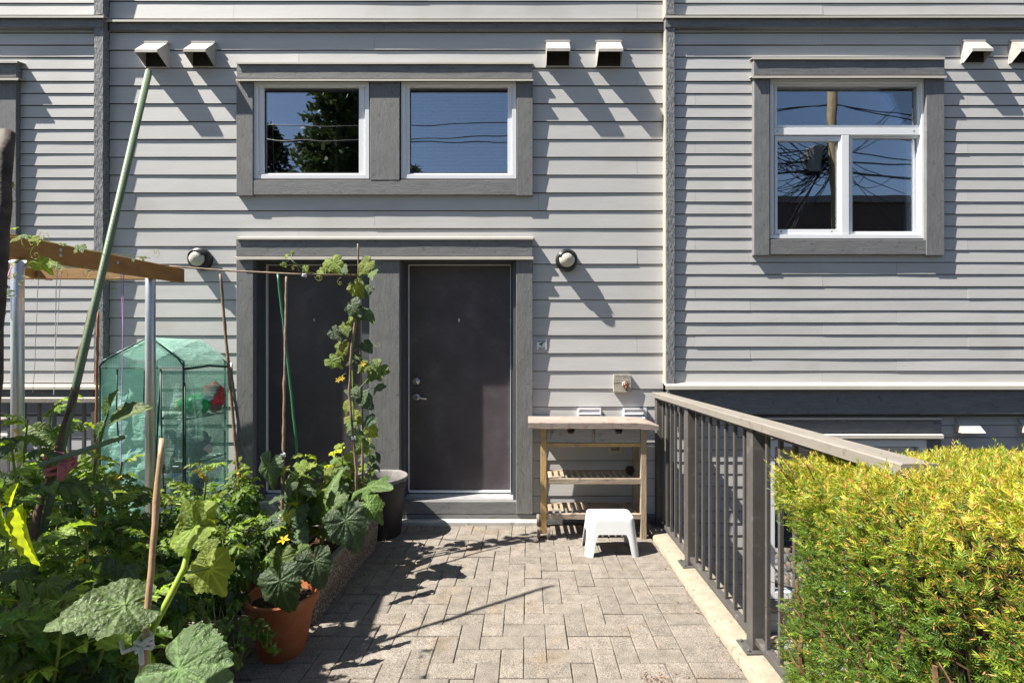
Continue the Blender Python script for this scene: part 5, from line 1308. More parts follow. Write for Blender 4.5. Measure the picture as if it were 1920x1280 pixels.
M['stem'] = mat('green_stem', (.17,.25,.055), rough=.5, var=.15, vscale=20, bump=.1)
M['petal'] = mat('yellow_petal', (.75,.50,.02), rough=.6, var=.08, bump=0)
M['fruit'] = mat('green_tomato_skin', (.13,.22,.03), rough=.22, var=.08, bump=0)

GREEN = (.070,.118,.028); YOUNG = (.15,.215,.04); BLUE = (.055,.092,.040)
def tri_tone(me, cols): set_tone(me, np.array(cols, dtype=np.float32))
def cuke_leaf(seed, col=GREEN, droop=.35, fold=.25, mat_=None, soft=False):
    """broad five-lobed cucurbit leaf, unit length from petiole notch to tip; veins lighter and sunken"""
    rnd = random.Random(seed); ctrl = [(0, 1.0), (8, .87), (20, .68), (34, .61), (50, .70), (58, .73), (70, .61), (88, .56), (104, .64), (112, .66), (128, .58), (150, .57), (166, .46), (178, .12)]
    if soft: ctrl = [(0, 1.0), (10, .87), (24, .72), (38, .64), (55, .63), (80, .57), (105, .60), (122, .60), (140, .56), (154, .53), (167, .42), (178, .12)]
    j = [rnd.uniform(.93, 1.07) for _ in ctrl]
    ctrl = [(a, r_*q) for (a, r_), q in zip(ctrl, j)]
    def rad_(a):
        a = abs(a)
        for k in range(len(ctrl)-1):
            if ctrl[k][0] <= a <= ctrl[k+1][0]:
                t = (a-ctrl[k][0])/(ctrl[k+1][0]-ctrl[k][0]); return ctrl[k][1]*(1-t)+ctrl[k+1][1]*t
        return ctrl[-1][1]
    NA = 60; rings = [.12, .3, .5, .7, .86, 1.0]; V = [(0, 0, 0)]; C = [tuple(c*1.9 for c in col)]
    veins = [0, 30, -30, 56, -56, 106, -106, 148, -148]
    for t in rings:
        for k in range(NA+1):
            a = -178+356*k/NA; r_ = rad_(a)*t
            if t == 1.0: r_ *= 1+(.035 if k % 2 else -.03)
            x, y = r_*math.cos(rad(a)), r_*math.sin(rad(a))
            dv = min(abs(a-v) for v in veins)*math.pi/180*r_
            isv = math.exp(-(dv/.022)**2)
            puck = (.012*math.sin(dv*24)+.010*noise.noise((x*11, y*11, seed)))*(1 if dv > .02 else 0)*min(1, r_*3)
            z = -droop*r_**2*(.5+.5*math.cos(rad(a)*.0+0)) + fold*abs(y)*.55*(1-.5*r_) - .018*isv + puck + .05*noise.noise((x*3+seed, y*3, 1)) + (.05*math.sin(a*.11+seed)*t**4)
            V.append((x, y, z)); m_ = 1+1.0*isv*(1-.5*t); C.append((col[0]*m_*1.1, col[1]*m_, col[2]*m_*1.15))
    F = [[0, 1+k, 2+k] for k in range(NA)]
    for i in range(len(rings)-1):
        for k in range(NA): a = 1+i*(NA+1)+k; F.append([a, a+NA+1, a+NA+2, a+1])
    me = bpy.data.meshes.new('leaf'); me.from_pydata(V, [], F); me.shade_smooth(); me.materials.append(mat_ or M['leaf']); tri_tone(me, C); return me
def ovate_leaf(seed, col=GREEN, width=.33, droop=.3, fold=.5, n=12, mat_=None, teeth=.06):
    V = []; C = []; F = []
    us = (-1, -.66, -.33, 0, .33, .66, 1)
    for i in range(n+1):
        t = i/n; w_ = width*math.sin(math.pi*min(1, t**.75))**.8*(1 if t < 1 else 0)+.002
        w_ *= 1+(teeth if i % 2 else -teeth)
        for u in us:
            x = t; y = u*w_; z = -droop*t*t+fold*abs(y)*.8-.012*(u == 0)+.02*math.sin(i*math.pi)*0+.025*noise.noise((x*4+seed, y*6, 3))+(.012 if i % 2 else -.012)*abs(u)
            V.append((x-.08*abs(u)*(1-t), y, z)); k = 1.7 if u == 0 else (1.15 if i % 2 else .95); C.append((col[0]*k, col[1]*k, col[2]*k))
    m_ = len(us)
    for i in range(n):
        for k in range(m_-1): a = i*m_+k; F.append([a, a+1, a+m_+1, a+m_])
    return V, F, C
def ovate_mesh(seed, col, **k):
    mt = k.pop('mat_', None); V, F, C = ovate_leaf(seed, col, **k); me = bpy.data.meshes.new('leaf'); me.from_pydata(V, [], F); me.shade_smooth(); me.materials.append(mt or M['leaf']); tri_tone(me, C); return me
def tomato_leaf(seed, col=GREEN, curl=.5):
    """compound leaf, unit length: rachis, three pairs of lobed leaflets, small ones between, end leaflet"""
    rnd = random.Random(seed); V, F, C = [], [], []
    def rach(t): return Vector((t*(1-.12*t), .04*math.sin(3*t+seed), .18*t-curl*t*t))
    b = MB().tube([rach(i/7) for i in range(8)], [.013-.008*i/7 for i in range(8)], 4, False)
    V += b.v; F += b.f; C += [(col[0]*2.0, col[1]*1.7, col[2]*1.2)]*len(b.v)
    def leaflet(t, side, L_):
        p = rach(t); tan = (rach(min(1, t+.05))-rach(t-.05)).normalized()
        ang = side*rad(rnd.uniform(52, 78)) if side else rad(rnd.uniform(-10, 10))
        d = Matrix.Rotation(ang, 3, 'Z') @ tan; d.z += rnd.uniform(-.45, .12); d.normalize()
        n_ = Vector((0, 0, 1)); y_ = n_.cross(d).normalized(); n_ = d.cross(y_); y_ = Matrix.Rotation(rnd.uniform(-.5, .5), 3, d) @ y_; n_ = d.cross(y_)
        vs, fs, cs = ovate_leaf(rnd.random()*9, col, width=rnd.uniform(.27, .36), droop=rnd.uniform(.1, .55), fold=rnd.uniform(.2, .9), n=7, teeth=.17)
        b0 = len(V); ped = .12 if side else 0
        for q in vs: V.append(tuple(p+d*L_*(q[0]+ped)+y_*L_*q[1]+n_*L_*q[2]))
        F.extend([[b0+i for i in f] for f in fs]); k = rnd.uniform(.85, 1.15); C.extend([(c[0]*k, c[1]*k, c[2]*k) for c in cs])
    for t, L_ in ((.36, .27), (.60, .33), (.82, .32)):
        leaflet(t+rnd.uniform(-.02, .02), 1, L_*rnd.uniform(.85, 1.1)); leaflet(t+rnd.uniform(-.02, .02), -1, L_*rnd.uniform(.85, 1.1))
    for t in (.48, .71): leaflet(t, rnd.choice((-1, 1)), .13)
    leaflet(1.0, 0, .40)
    me = bpy.data.meshes.new('leaf'); me.from_pydata(V, [], F); me.shade_smooth(); me.materials.append(M['leaf']); tri_tone(me, C); return me
TOM = [tomato_leaf(i, (GREEN, BLUE, (.07,.125,.025))[i % 3], (.35, .6, .85, .5)[i % 4]) for i in range(9)]
TOMY = [tomato_leaf(20+i, YOUNG, .25) for i in range(3)]
CUK = [cuke_leaf(i, (GREEN, BLUE)[i % 2], (.25, .5, .75)[i % 3], (.15, .45)[i % 2], soft=i % 2 == 1) for i in range(6)]
CUKY = [cuke_leaf(30+i, YOUNG, .3, .35, M['leafy']) for i in range(3)]
OVA = [ovate_mesh(i, GREEN, width=.34, droop=.25, fold=.4) for i in range(3)]
OVAY = [ovate_mesh(40+i, (.22,.30,.03), width=.30, droop=.1, fold=.8, mat_=M['leafy']) for i in range(2)]
def basis(p, d, n, s):
    d = Vector(d).normalized(); n = Vector(n); y = n.cross(d).normalized(); n = d.cross(y)
    m = Matrix.Identity(4)
    for i, a in enumerate((d, y, n)):
        for k in range(3): m[k][i] = a[k]*s
    m[0][3], m[1][3], m[2][3] = p; return m
def put(me, t, p, d, n, s, name='leaf'):    # p in world
    o = link(name, me, t); o.matrix_basis = Matrix.Translation(-Vector(t.location)) @ basis(p, d, n, s); return o
# flower meshes
def star(n=5, r_=1.0):
    b = MB()
    for k in range(n):
        a = 2*math.pi*k/n; d = Vector((math.cos(a), math.sin(a), .35)); s = Vector((-math.sin(a), math.cos(a), 0))*.26
        b0 = len(b.v); b.v += [(0, 0, 0), tuple(d*.5*r_+s), tuple(d*r_+Vector((0, 0, -.25))), tuple(d*.5*r_-s)]; b.f.append([b0, b0+1, b0+2, b0+3])
    b.lathe([(.12, 0), (.1, .35), (.02, .4)], n=6); return b.mesh('flower', M['petal'], fixn=False)
STAR = star(); STAR5 = star(5, 1.2)
def tomato_plant(label, px, Y, topy, spread, nleaf, seed, leafsize=.21, flowers=0, low=.12, group='tomato plants', young=.12, X_=None, Zr=.25):
    rnd = random.Random(seed); x = X(px, Y) if X_ is None else X_; h = Z(topy, Y)
    t = thing('tomato_plant', label, 'tomato plant', (x, Y, Zr), group)
    stems = []
    ns = 3 if spread > .2 else 2
    for i in range(ns):
        a = rnd.uniform(0, 6.28); hh = h*(1 if i == 0 else rnd.uniform(.72, .97)); lean = spread*(.15 if i == 0 else rnd.uniform(.4, .9)); pts = []
        for k in range(9):
            q = k/8; pts.append(Vector((x+math.cos(a)*lean*q**1.3+rnd.uniform(-.01, .01), Y+math.sin(a)*lean*q**1.3+rnd.uniform(-.01, .01), Zr+(hh-.04-Zr)*q)))
        stems.append(pts); MB().tube(pts, [.0065-.0035*k/8 for k in range(9)], 6).build('stem', M['stem'], t, smooth=True, fixn=False)
    nleaf = int(nleaf*1.2)
    for i in range(nleaf):
        pts = stems[i % ns]; q = low+(1-low)*rnd.random()**.8; k = min(7, int(q*8)); p = pts[k].lerp(pts[k+1], q*8-k)
        a = i*2.4+rnd.uniform(-.5, .5); up = lerp(-.15, .75, q**2)+rnd.uniform(-.25, .25)
        d = Vector((math.cos(a), math.sin(a), up)); s = leafsize*.86*rnd.uniform(.6, 1.2)*(1.0 if q < .85 else .7)
        n_ = Vector((-.25*math.cos(a)+rnd.uniform(-.4, .4)-.15, -.25*math.sin(a)+rnd.uniform(-.4, .4)-.2, 1))
        put(rnd.choice(TOMY) if (q > .85 and rnd.random() < .6) or rnd.random() < young else rnd.choice(TOM), t, p, d, n_, s)
    for i in range(flowers):
        pts = stems[i % ns]; q = rnd.uniform(.6, 1); k = min(7, int(q*8)); p = pts[k].lerp(pts[k+1], q*8-k)+Vector((rnd.uniform(-.06, .06), -rnd.uniform(.02, .10), rnd.uniform(-.02, .05)))
        for j in range(rnd.randint(3, 6)):
            pp = p+Vector((rnd.uniform(-.022, .022), rnd.uniform(-.02, .02), rnd.uniform(-.022, .022))); put(STAR, t, pp, (rnd.uniform(-1, 1), rnd.uniform(-1, 1), -.3), (rnd.uniform(-.6, .6), -1, rnd.uniform(-.8, .3)), .0095, 'flower')
    return t, stems
T_ = tomato_plant
specs = [
 ('tall tomato plant with bright lime tips left of the leaning green pole', 78, 2.25, 742, .17, 44, 1, .20, 1),
 ('tomato plant at the left edge with dark full leaves and one yellow truss', 8, 1.50, 800, .20, 50, 2, .20, 2),
 ('tomato plant with yellow blossom below the tip of the lashed green cane', 215, 2.05, 850, .18, 50, 3, .19, 6),
 ('tomato plant between the leaning pole and the right-hand silver post', 165, 2.35, 868, .22, 52, 4, .20, 4),
 ('tomato plant at the foot of the right-hand silver post', 300, 2.55, 905, .22, 52, 5, .19, 3),
 ('tomato plant with one tall yellow flower truss before the greenhouse flap', 372, 2.70, 905, .16, 46, 6, .18, 1),
 ('bushy tomato plant just left of the brown cane and the left door', 452, 3.05, 882, .20, 60, 7, .17, 2),
 ('curly leaved tomato plant above the hanging green tomatoes', 415, 2.45, 985, .20, 64, 8, .16, 2),
 ('low tomato plant in deep shade in the front left corner', 60, 1.25, 985, .24, 50, 9, .20, 0),
 ('tomato plant in shade behind the big near cucumber leaf', 185, 1.60, 965, .22, 56, 10, .19, 1),
 ('tomato plant behind the near bamboo cane', 290, 1.95, 985, .20, 54, 11, .18, 0),
 ('tomato plant with curled leaves close in front of the greenhouse', 345, 3.30, 905, .22, 44, 12, .18, 1),
 ('tomato plant beside the pebbled planter, left of its near end', 480, 2.85, 960, .16, 48, 13, .15, 1),
 ('tomato plant before the low metal railing, left of the greenhouse', 95, 2.9, 840, .22, 44, 14, .20, 1),
 ('lowest tomato plant under the near bamboo cane, mostly in shade', 175, 1.30, 1120, .22, 46, 15, .17, 0),
 ('small tomato plant behind the white cord knot', 350, 1.75, 1105, .15, 40, 16, .15, 0),
]
specs += [
 ('tomato plant filling the shaded left edge below the bean leaves', -10, 1.20, 1040, .22, 60, 17, .17, 0),
 ('tomato plant low behind the squash leaves in the shaded corner', 110, 1.45, 1090, .20, 60, 18, .16, 0),
 ('tomato plant with thin bright sprays right of the lashed green cane', 250, 2.25, 895, .16, 50, 19, .16, 4),
]
specs += [
 ('tall tomato plant behind the pink cloth tie with soft green leaves', 120, 2.45, 800, .20, 54, 20, .19, 3),
 ('upright tomato plant at the left edge under the left silver post', 35, 2.0, 770, .18, 54, 21, .18, 1),
]
plants = {}
for sp in specs: plants[sp[6]] = T_(*sp, young={1: .55, 3: .25, 4: .22, 5: .25, 7: .25, 8: .15, 12: .3}.get(sp[6], .10))
# tall flower truss on plant 6
t6 = plants[6][0]; pA, pB = P(380, 960, 2.62), P(386, 872, 2.62)
MB().tube([pA, pA.lerp(pB, .5)+Vector((.006, 0, 0)), pB], [.006, .005, .004], 7).build('stem', M['stem'], t6, smooth=True)
rnd = random.Random(3)
for k in range(6): a = k*1.05; put(rnd.choice(TOMY+TOM[:2]), t6, pB+Vector((0, 0, rnd.uniform(-.02, .01))), (math.cos(a), math.sin(a), .2), (0, -.2, 1), .085)
for k in range(12): put(STAR5, t6, pB+Vector((rnd.uniform(-.045, .05), -.03+rnd.uniform(-.02, .02), rnd.uniform(-.07, -.005))), (rnd.uniform(-1, 1), 0, -1), (rnd.uniform(-.5, .5), -1, -.2), .013, 'flower')
# hanging green tomatoes
t8 = plants[8][0]
for k in range(34):
    main = k < 3
    px, py, r_ = ((410, 1168, .0165), (388, 1163, .015), (424, 1160, .012))[k] if main else (rnd.uniform(368, 455), rnd.uniform(1172, 1255), rnd.uniform(.008, .013))
    c = P(px, py, 2.12+rnd.uniform(-.04, .06)); b = MB().ball(c, r_, 14, 9, (1, 1, .95)); fo_ = b.build('green_tomato', M['fruit'], t8, smooth=True)
    MB().tube([c+Vector((0, 0, r_*.9)), c+Vector((.004, 0, r_+.02)), c+Vector((rnd.uniform(-.02, .02), .02, r_+.05))], .0014, 4).build('stalk', M['stem'], t8, fixn=False)
rr_ = random.Random(12)
MB().tube([P(395, 1060, 2.2), P(398, 1120, 2.14), P(404, 1165, 2.12), P(400, 1235, 2.15)], [.004, .003, .0025, .002], 5).build('stem', M['stem'], t8, fixn=False)
for (px, py) in ((505, 1190), (475, 1185), (515, 1215), (455, 1215)):   # sprays that droop in front of the orange pot
    put(TOM[rr_.randrange(4)], t8, P(px-40, py-38, 2.16), (.8, -.1, -.5), (-.2, -.7, 1), .14)
# broad single leaves of the plant beside the pole
t3 = thing('aubergine_plant', 'broad-leaved young plant beside the leaning pole, its pointed leaves against the greenhouse', 'garden plant', (X(170, 2.3), 2.3, .2))
MB().tube([(X(170, 2.3), 2.3, .2), P(165, 1000, 2.3), P(180, 860, 2.26), P(197, 790, 2.22), P(203, 775, 2.2)], [.009, .008, .007, .005, .004], 6).build('stem', M['stem'], t3, smooth=True)
for (a, b_, wn, s) in (((200, 778), (207, 735), (-.4, -1, .5), 0), ((208, 790), (262, 757), (-.2, -1, 1.2), 1), ((196, 792), (170, 826), (-.3, -.9, .8), 2), ((134, 812), (80, 838), (-.2, -.8, 1), 0), ((60, 800), (95, 830), (0, -.9, .7), 2), ((45, 872), (72, 922), (-.2, -1, .5), 0)):
    A_, B_ = P(*a, 2.22), P(*b_, 2.20); put(OVA[s], t3, A_, B_-A_, wn, (B_-A_).length*1.12)
# ---- cucumbers
def cucumber_plant(label, root, h, n, seed, size=.12, lean=(0, 0), group='cucumber plants in the pebbled planter', low=.25):
    size *= .84; rnd = random.Random(seed); t = thing('cucumber_plant', label, 'cucumber plant', root, group); r0 = Vector(root)
    pts = [r0+Vector((lean[0]*(k/6)**1.4+rnd.uniform(-.012, .012), lean[1]*(k/6)**1.4+rnd.uniform(-.012, .012), h*k/6)) for k in range(7)]
    MB().tube(pts, [.009-.005*k/6 for k in range(7)], 7).build('stem', M['stem'], t, smooth=True, fixn=False)
    for i in range(n):
        q = low+(1-low)*(i+.5)/n; k = min(5, int(q*6)); p = pts[k].lerp(pts[k+1], q*6-k); a = i*2.4+seed; el = rnd.uniform(.2, .9)
        e = p+Vector((math.cos(a), math.sin(a), el)).normalized()*size*rnd.uniform(.7, 1.25)*(1.1-.5*q)
        MB().tube([p, p.lerp(e, .5)+Vector((0, 0, .012)), e], [.0038, .0034, .003], 5).build('petiole', M['stem'], t, fixn=False)
        dr = rnd.uniform(-.9, -.1); s = size*rnd.uniform(.75, 1.15)*(1.15-.5*q)
        put(rnd.choice(CUKY if q > .85 else CUK), t, e, (math.cos(a), math.sin(a)-.15, dr), (.3*math.cos(a)-.25, .3*math.sin(a)-.35, 1+dr*.3), s)
    return t, pts
zs = TH-.05
CP = cucumber_plant
CP('cucumber plant nearest the orange pot, low leaves over the planter corner', (-1.43, 2.90, zs), .36, 9, 1, .13)
CP('cucumber plant with one big round leaf turned to the camera at the brown cane', (-1.44, 3.05, zs), .58, 13, 2, .125)
cpb, _ = CP('cucumber plant whose large blue green leaves hang over the pebbled side', (-1.34, 3.18, zs), .40, 12, 3, .14, (0, 0))
CP('tallest bushy cucumber plant before the dark left door', (-1.40, 3.38, zs), .52, 14, 4, .13)
CP('cucumber plant in the middle of the planter with pale yellow stalks', (-1.37, 3.52, zs), .44, 13, 5, .13, (0, 0))
CP('cucumber plant at the far end of the planter beside the charcoal tub', (-1.35, 3.75, zs), .42, 14, 6, .12, (.02, 0))
CP('leafy cucumber plant in the far left corner of the planter', (-1.47, 3.72, zs), .50, 12, 7, .12)
CP('small cucumber plant growing over the rim of the charcoal tub', (-1.30, 4.10, .41), .40, 14, 8, .085, (-.03, -.05), 'cucumber plants by the door post')
CP('young cucumber by the leaning broom handle left of the doors', (-1.95, 3.30, .2), .62, 10, 9, .09, (0, -.02), 'cucumber plants by the door post', .5)
CP('upright cucumber plant reaching half way up the brown cane at the left door', (-1.46, 3.20, zs), .62, 14, 10, .12)
CP('upright cucumber plant at the foot of the climbing vine', (-1.36, 3.62, zs), .60, 14, 11, .12)
def placed(t, a, b_, Y, nrm, mesh, k=1.0, dy=0):
    A_, B_ = P(*a, Y), P(*b_, Y+dy); return put(mesh, t, A_, B_-A_, nrm, (B_-A_).length*k)
placed(cpb, (505, 872), (492, 918), 3.0, (-.35, -1, .45), CUK[1], 1.1); placed(cpb, (648, 975), (682, 1048), 2.95, (.1, -.8, .9), CUK[3], .85, -.05)
placed(cpb, (608, 965), (600, 895), 3.05, (-.5, -.8, .5), CUK[2], 1.0); placed(cpb, (690, 912), (720, 905), 3.3, (-.1, -.35, 1), CUK[0], 1.3, -.08)
placed(cpb, (690, 945), (722, 975), 3.45, (0, -.6, 1), CUK[4], 1.0, -.05); placed(cpb, (560, 945), (545, 900), 3.1, (.3, -1, .3), CUK[5], 1.2)
# vine on the cane
vine = thing('cucumber_vine', 'climbing cucumber vine with yellow flowers on the cane beside the door post', 'cucumber vine', (X(662, 3.6), 3.6, zs), )
vp = [P(668, 905, 3.6), P(664, 830, 3.62), P(662, 740, 3.65), P(660, 660, 3.67), P(668, 600, 3.69), P(672, 560, 3.70), P(676, 520, 3.70), P(650, 514, 3.68), P(610, 517, 3.6), P(575, 510, 3.52), P(555, 495, 3.5), P(545, 486, 3.49)]
MB().tube(vp, [.006]*5+[.005, .0045, .004, .0035, .003, .0022, .0015], 6).build('stem', M['stem'], vine, smooth=True)
rnd = random.Random(21)
for (px, py, s, y_) in ((680, 502, 44, 0), (697, 515, 26, 0), (672, 545, 40, 1), (690, 545, 24, 0), (665, 582, 46, 0), (692, 590, 34, 0), (648, 618, 36, 1), (632, 628, 34, 0), (655, 598, 28, 1), (640, 660, 40, 0), (630, 680, 34, 1), (660, 672, 30, 0), (690, 652, 30, 0), (700, 700, 50, 0), (678, 690, 30, 0), (708, 725, 26, 0), (665, 735, 34, 0), (650, 765, 30, 1), (688, 755, 40, 0), (668, 785, 40, 0), (690, 790, 30, 0), (655, 800, 26, 0), (672, 820, 34, 0), (700, 812, 30, 0), (682, 840, 36, 0),
                        (628, 500, 42, 1), (646, 505, 24, 0), (597, 512, 22, 1), (612, 505, 18, 1), (572, 508, 20, 1), (536, 482, 13, 1), (548, 476, 10, 1), (533, 497, 12, 1)):
    a = rnd.uniform(-2.6, -.5); Y_ = 3.64+rnd.uniform(-.06, .08); sc = s/FPX*Y_*.70; c = P(px, py, Y_)
    d = Vector((math.cos(a)*.8, rnd.uniform(-.4, .2), -rnd.uniform(.2, .9)))
    put(rnd.choice(CUKY if y_ or rnd.random() < .25 else CUK), vine, c-d.normalized()*sc*.35, d, (rnd.uniform(-.7, .1), -1, rnd.uniform(.3, 1.1)), sc)
    if abs(px-665) > 12: 
        q = min(vp, key=lambda v: (v-c).length); MB().tube([q, c-d.normalized()*sc*.35], [.0022, .0018], 4).build('petiole', M['stem'], vine, fixn=False)
for (px, py) in ((634, 712), (641, 709), (681, 682)): put(STAR5, vine, P(px, py, 3.6), (1, 0, 0), (.1, -1, .2), .020, 'flower')
def tendrils(t, seed, spots, r_=.0011):
    rnd = random.Random(seed)
    for (px, py, Y) in spots:
        c = P(px, py, Y); pts = [c]; a = rnd.uniform(0, 6); d = Vector((rnd.uniform(-1, 1), 0, rnd.uniform(-1, .4))).normalized()
        for k in range(14): a += .25+.06*k; d = Vector((math.cos(a), rnd.uniform(-.2, .2), math.sin(a))); pts.append(pts[-1]+d*.011*(1.25-.06*k))
        MB().tube(pts, r_, 4, False).build('tendril', M['tendril'], t, smooth=True, fixn=False)
M['tendril'] = mat('pale_tendril', (.38,.42,.06), rough=.5, bump=0)
tendrils(vine, 4, [(560, 508, 3.5), (590, 518, 3.5), (640, 520, 3.6), (648, 700, 3.6), (700, 640, 3.6)])
# vine along the beam
bv = thing('bitter_vine', 'thin yellow-green vine trailing along the cedar beam', 'vine', P(60, 455, 1.8))
rnd = random.Random(31)
line = [(-5, 436, 1.70), (20, 444, 1.76), (55, 446, 1.9), (95, 455, 2.0), (130, 462, 2.1), (165, 470, 2.2), (250, 480, 2.6), (282, 484, 2.75)]
MB().tube([P(*q) for q in line], .0016, 4, False).build('stem', M['tendril'], bv, fixn=False)
for (px, py, s, Y) in ((5, 410, 26, 1.1), (20, 428, 24, 1.3), (14, 345, 20, 1.0), (25, 378, 12, 1.0), (30, 448, 22, 1.7), (48, 440, 24, 1.75), (62, 446, 22, 1.8), (75, 450, 16, 1.9), (118, 458, 14, 2.05), (150, 462, 20, 2.1), (145, 468, 14, 2.1), (268, 482, 12, 2.7), (250, 487, 9, 2.6), (35, 488, 28, 2.25), (75, 492, 40, 2.3), (95, 494, 26, 2.3), (175, 505, 22, 2.9), (28, 515, 14, 2.2), (62, 525, 10, 2.3), (212, 540, 8, 2.9), (10, 545, 30, 1.6), (22, 555, 20, 1.6), (4, 585, 16, 1.6), (-4, 540, 40, 1.5), (2, 500, 28, 1.5)):
    c = P(px, py, Y); sc = s/FPX*Y*.75; put(rnd.choice(CUKY if rnd.random() < .8 else CUK), bv, c, (rnd.uniform(-1, 1), rnd.uniform(-.6, .1), rnd.uniform(-.8, .2)), (rnd.uniform(-.5, .3), -.6, 1), sc)
tendrils(bv, 6, [(40, 450, 1.72), (70, 458, 1.8), (90, 455, 1.9), (18, 340, 1.0), (28, 355, 1.0), (30, 500, 2.2), (75, 505, 2.2), (120, 505, 2.3), (126, 520, 2.3), (160, 500, 2.5), (205, 530, 2.7), (290, 485, 2.8), (210, 515, 2.7), (55, 520, 2.2)], .0010)
# ---- plant in the orange pot
sq = thing('cucumber_plant', 'drooping cucumber plant with a yellow flower, growing in the orange pot', 'cucumber plant', (-1.27, 2.52, .25))
MB().tube([(-1.27, 2.52, .24), (-1.26, 2.52, .34), P(545, 1035, 2.55), P(540, 1015, 2.55)], [.008, .007, .005, .003], 7).build('stem', M['stem'], sq, smooth=True)
for (a, b_, n_, m_, k, Y_) in (((527, 1045), (522, 1102), (-.3, -1, .55), 0, .95, 2.42), ((524, 1088), (540, 1165), (.05, -1, .35), 1, 1.0, 2.29), ((590, 1052), (606, 1118), (.35, -1, .4), 3, .95, 2.44), ((500, 1050), (482, 1085), (-.5, -1, .6), 2, 1.0, 2.5), ((560, 1035), (575, 1062), (.2, -1, .9), 4, 1.1, 2.5)):
    A_, B_ = P(*a, Y_), P(*b_, Y_-.04); put(CUK[m_], sq, A_, B_-A_, n_, (B_-A_).length*k*.9); MB().tube([Vector((-1.26, 2.52, .33)), A_.lerp(Vector((-1.26, 2.52, .33)), .5)+Vector((0, 0, .03)), A_], [.004, .0035, .003], 5).build('petiole', M['stem'], sq, fixn=False)
put(STAR5, sq, P(532, 1012, 2.5), (1, 0, 0), (0, -.6, 1), .028, 'flower')
# ---- near cucumber: curved stem, growing tip and two huge leaves
nc = thing('cucumber_plant', 'nearest cucumber plant, thick curved lime stem and two huge leaves', 'cucumber plant', (X(272, 1.15), 1.15, 0))
st_ = [Vector((X(272, 1.15), 1.15, 0)), P(276, 1215, 1.15), P(288, 1175, 1.16), P(320, 1115, 1.2), P(345, 1065, 1.24), P(358, 1010, 1.28), P(372, 985, 1.3)]
MB().tube(st_, [.008, .0075, .0075, .008, .0075, .006, .005], 10).build('stem', M['stemy'] if 'stemy' in M else mat('lime_stem', (.27,.38,.04), rough=.45, var=.12, vscale=25, bump=.2), nc, smooth=True)
placed(nc, (366, 985), (318, 1006), 1.28, (-.2, -.9, .8), CUKY[0], 1.5); placed(nc, (366, 985), (330, 940), 1.28, (-.5, -1, .2), CUKY[1], 1.1); placed(nc, (368, 985), (372, 932), 1.3, (.4, -1, .1), CUKY[2], .95); placed(nc, (368, 990), (396, 972), 1.3, (.1, -.6, 1), CUKY[0], 1.2)
placed(nc, (392, 1065), (418, 1118), 1.32, (.1, -1, .6), CUKY[1], 1.05, -.03); MB().tube([P(348, 1072, 1.24), P(362, 1072, 1.26), P(392, 1065, 1.32)], [.004, .0035, .003], 6).build('petiole', M['stem'], nc, fixn=False)
placed(nc, (388, 1045), (398, 1012), 1.4, (-.3, -1, .3), CUKY[2], 1.2)
o = placed(nc, (236, 1132), (82, 1166), 1.13, (.02, -.62, 1), cuke_leaf(50, (.060,.105,.035), .16, .12, soft=True), 1.02, -.10); MB().tube([P(278, 1180, 1.15), P(262, 1150, 1.14), P(236, 1132, 1.13)], [.0045, .004, .004], 6).build('petiole', M['stem'], nc, fixn=False)
o = placed(nc, (335, 1253), (400, 1290), 1.02, (-.05, -.75, 1), cuke_leaf(51, (.06,.11,.035), .15, .2, soft=True), 1.5, -.03)
MB().tube([P(360, 948, 1.3), P(330, 944, 1.3), P(300, 938, 1.28), P(280, 930, 1.27)], [.0015, .0012, .001, .0008], 4).build('tendril', M['tendril'], nc, fixn=False)
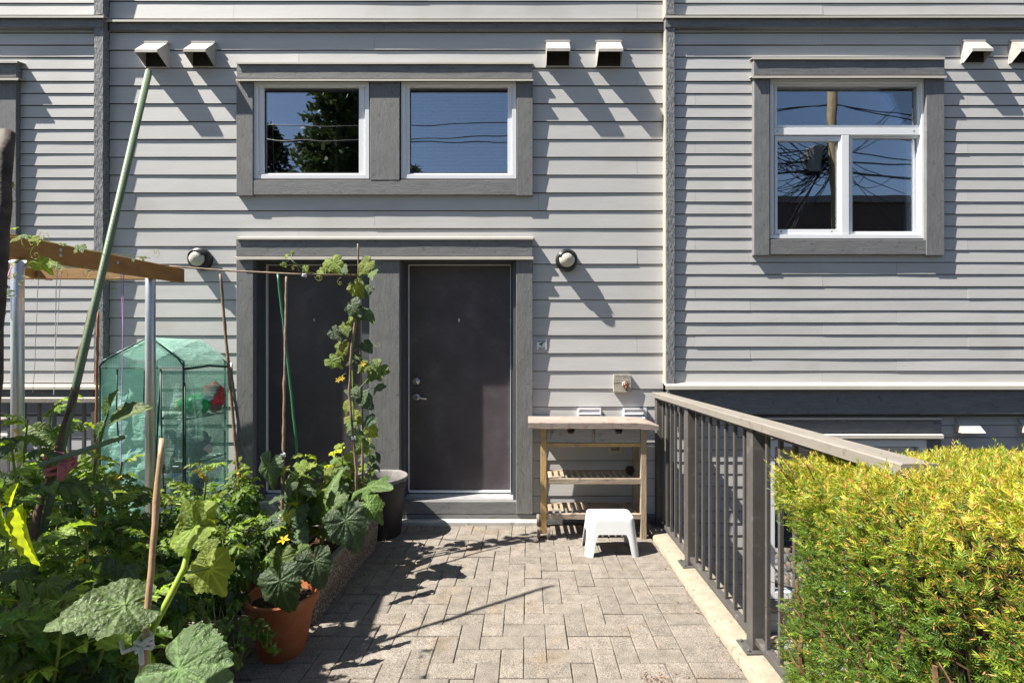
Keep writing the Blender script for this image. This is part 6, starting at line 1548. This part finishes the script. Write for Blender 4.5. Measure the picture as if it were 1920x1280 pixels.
# ---- bean leaves hanging into the frame at the far left
bn = thing('bean_plant', 'bean plant with translucent lime pointed leaves hanging in at the left edge', 'bean plant', P(-40, 1000, .85))
MB().tube([P(-60, 1150, .85), P(-30, 980, .86), P(0, 935, .88), P(22, 947, .9), P(47, 957, .9)], [.004, .0035, .003, .0025, .002], 6).build('stem', M['stem'], bn, smooth=True)
for (a, b_, n_, k) in (((42, 952), (58, 1066), (-.75, -1, .1), 1.0), ((40, 955), (22, 1002), (.6, -1, .3), 1.1), ((-8, 925), (8, 990), (-.3, -1, .3), 1.3), ((22, 945), (28, 905), (-.5, -1, .1), 1.0)):
    A_, B_ = P(*a, .88), P(*b_, .87); put(OVAY[0] if k < 1.2 else OVAY[1], bn, A_, B_-A_, n_, (B_-A_).length*k)
# squash leaves in the shade low at the left
sqs = thing('squash_plant', 'shaded squash plant with dull grey-green leaves low in the left corner', 'squash plant', (X(60, 1.0), 1.2, 0))
rnd = random.Random(77)
for (px, py, s, Y) in ((90, 1095, 34, 1.25), (30, 1070, 36, 1.2), (20, 1150, 44, 1.15), (150, 1235, 36, 1.25), (40, 1240, 44, 1.15)):
    c = P(px, py, Y); a = rnd.uniform(-3.1, 0); put(rnd.choice(CUK), sqs, c, (math.cos(a), math.sin(a)*.6, rnd.uniform(-.7, -.1)), (rnd.uniform(-.3, .3), -.6, 1), s/FPX*Y)
    MB().tube([c, c+Vector((rnd.uniform(-.05, .05), .05, -.15)), (c.x*.6+X(60, 1.0)*.4, 1.25, .0)], [.003, .004, .006], 5).build('petiole', M['stem'], sqs, fixn=False)

# ---- unseen vine canopy added left of the frame to shade the front left corner
cv = thing('added_shade_vine', 'unseen vine canopy added beyond the left edge to shade the front left corner', 'vine', (-2.7, 1.2, 2.0))
rnd = random.Random(91)
for k in range(5): MB().tube([(-3.6, .3+.4*k, 2.02), (-2.9, .35+.38*k, 2.06), (-2.25, .4+.36*k, 2.03)], .006, 5).build('stem', M['stem'], cv, fixn=False)
for i in range(430):
    y = rnd.uniform(.1, 2.15); x = rnd.uniform(-3.7, min(-2.0, -1.17*y-.25)); z = 2.03+rnd.uniform(-.10, .14); a = rnd.uniform(0, 6.28)
    put(rnd.choice(CUK), cv, (x, y, z), (math.cos(a), math.sin(a), -.3), (rnd.uniform(-.4, .4), rnd.uniform(-.4, .4), 1), rnd.uniform(.08, .13))
for (x, y) in ((-3.7, .4), (-3.7, 2.0)): MB().tube([(x, y, 0), (x, y, 2.03)], .029, 10).build('support_post', galv, cv, smooth=True)
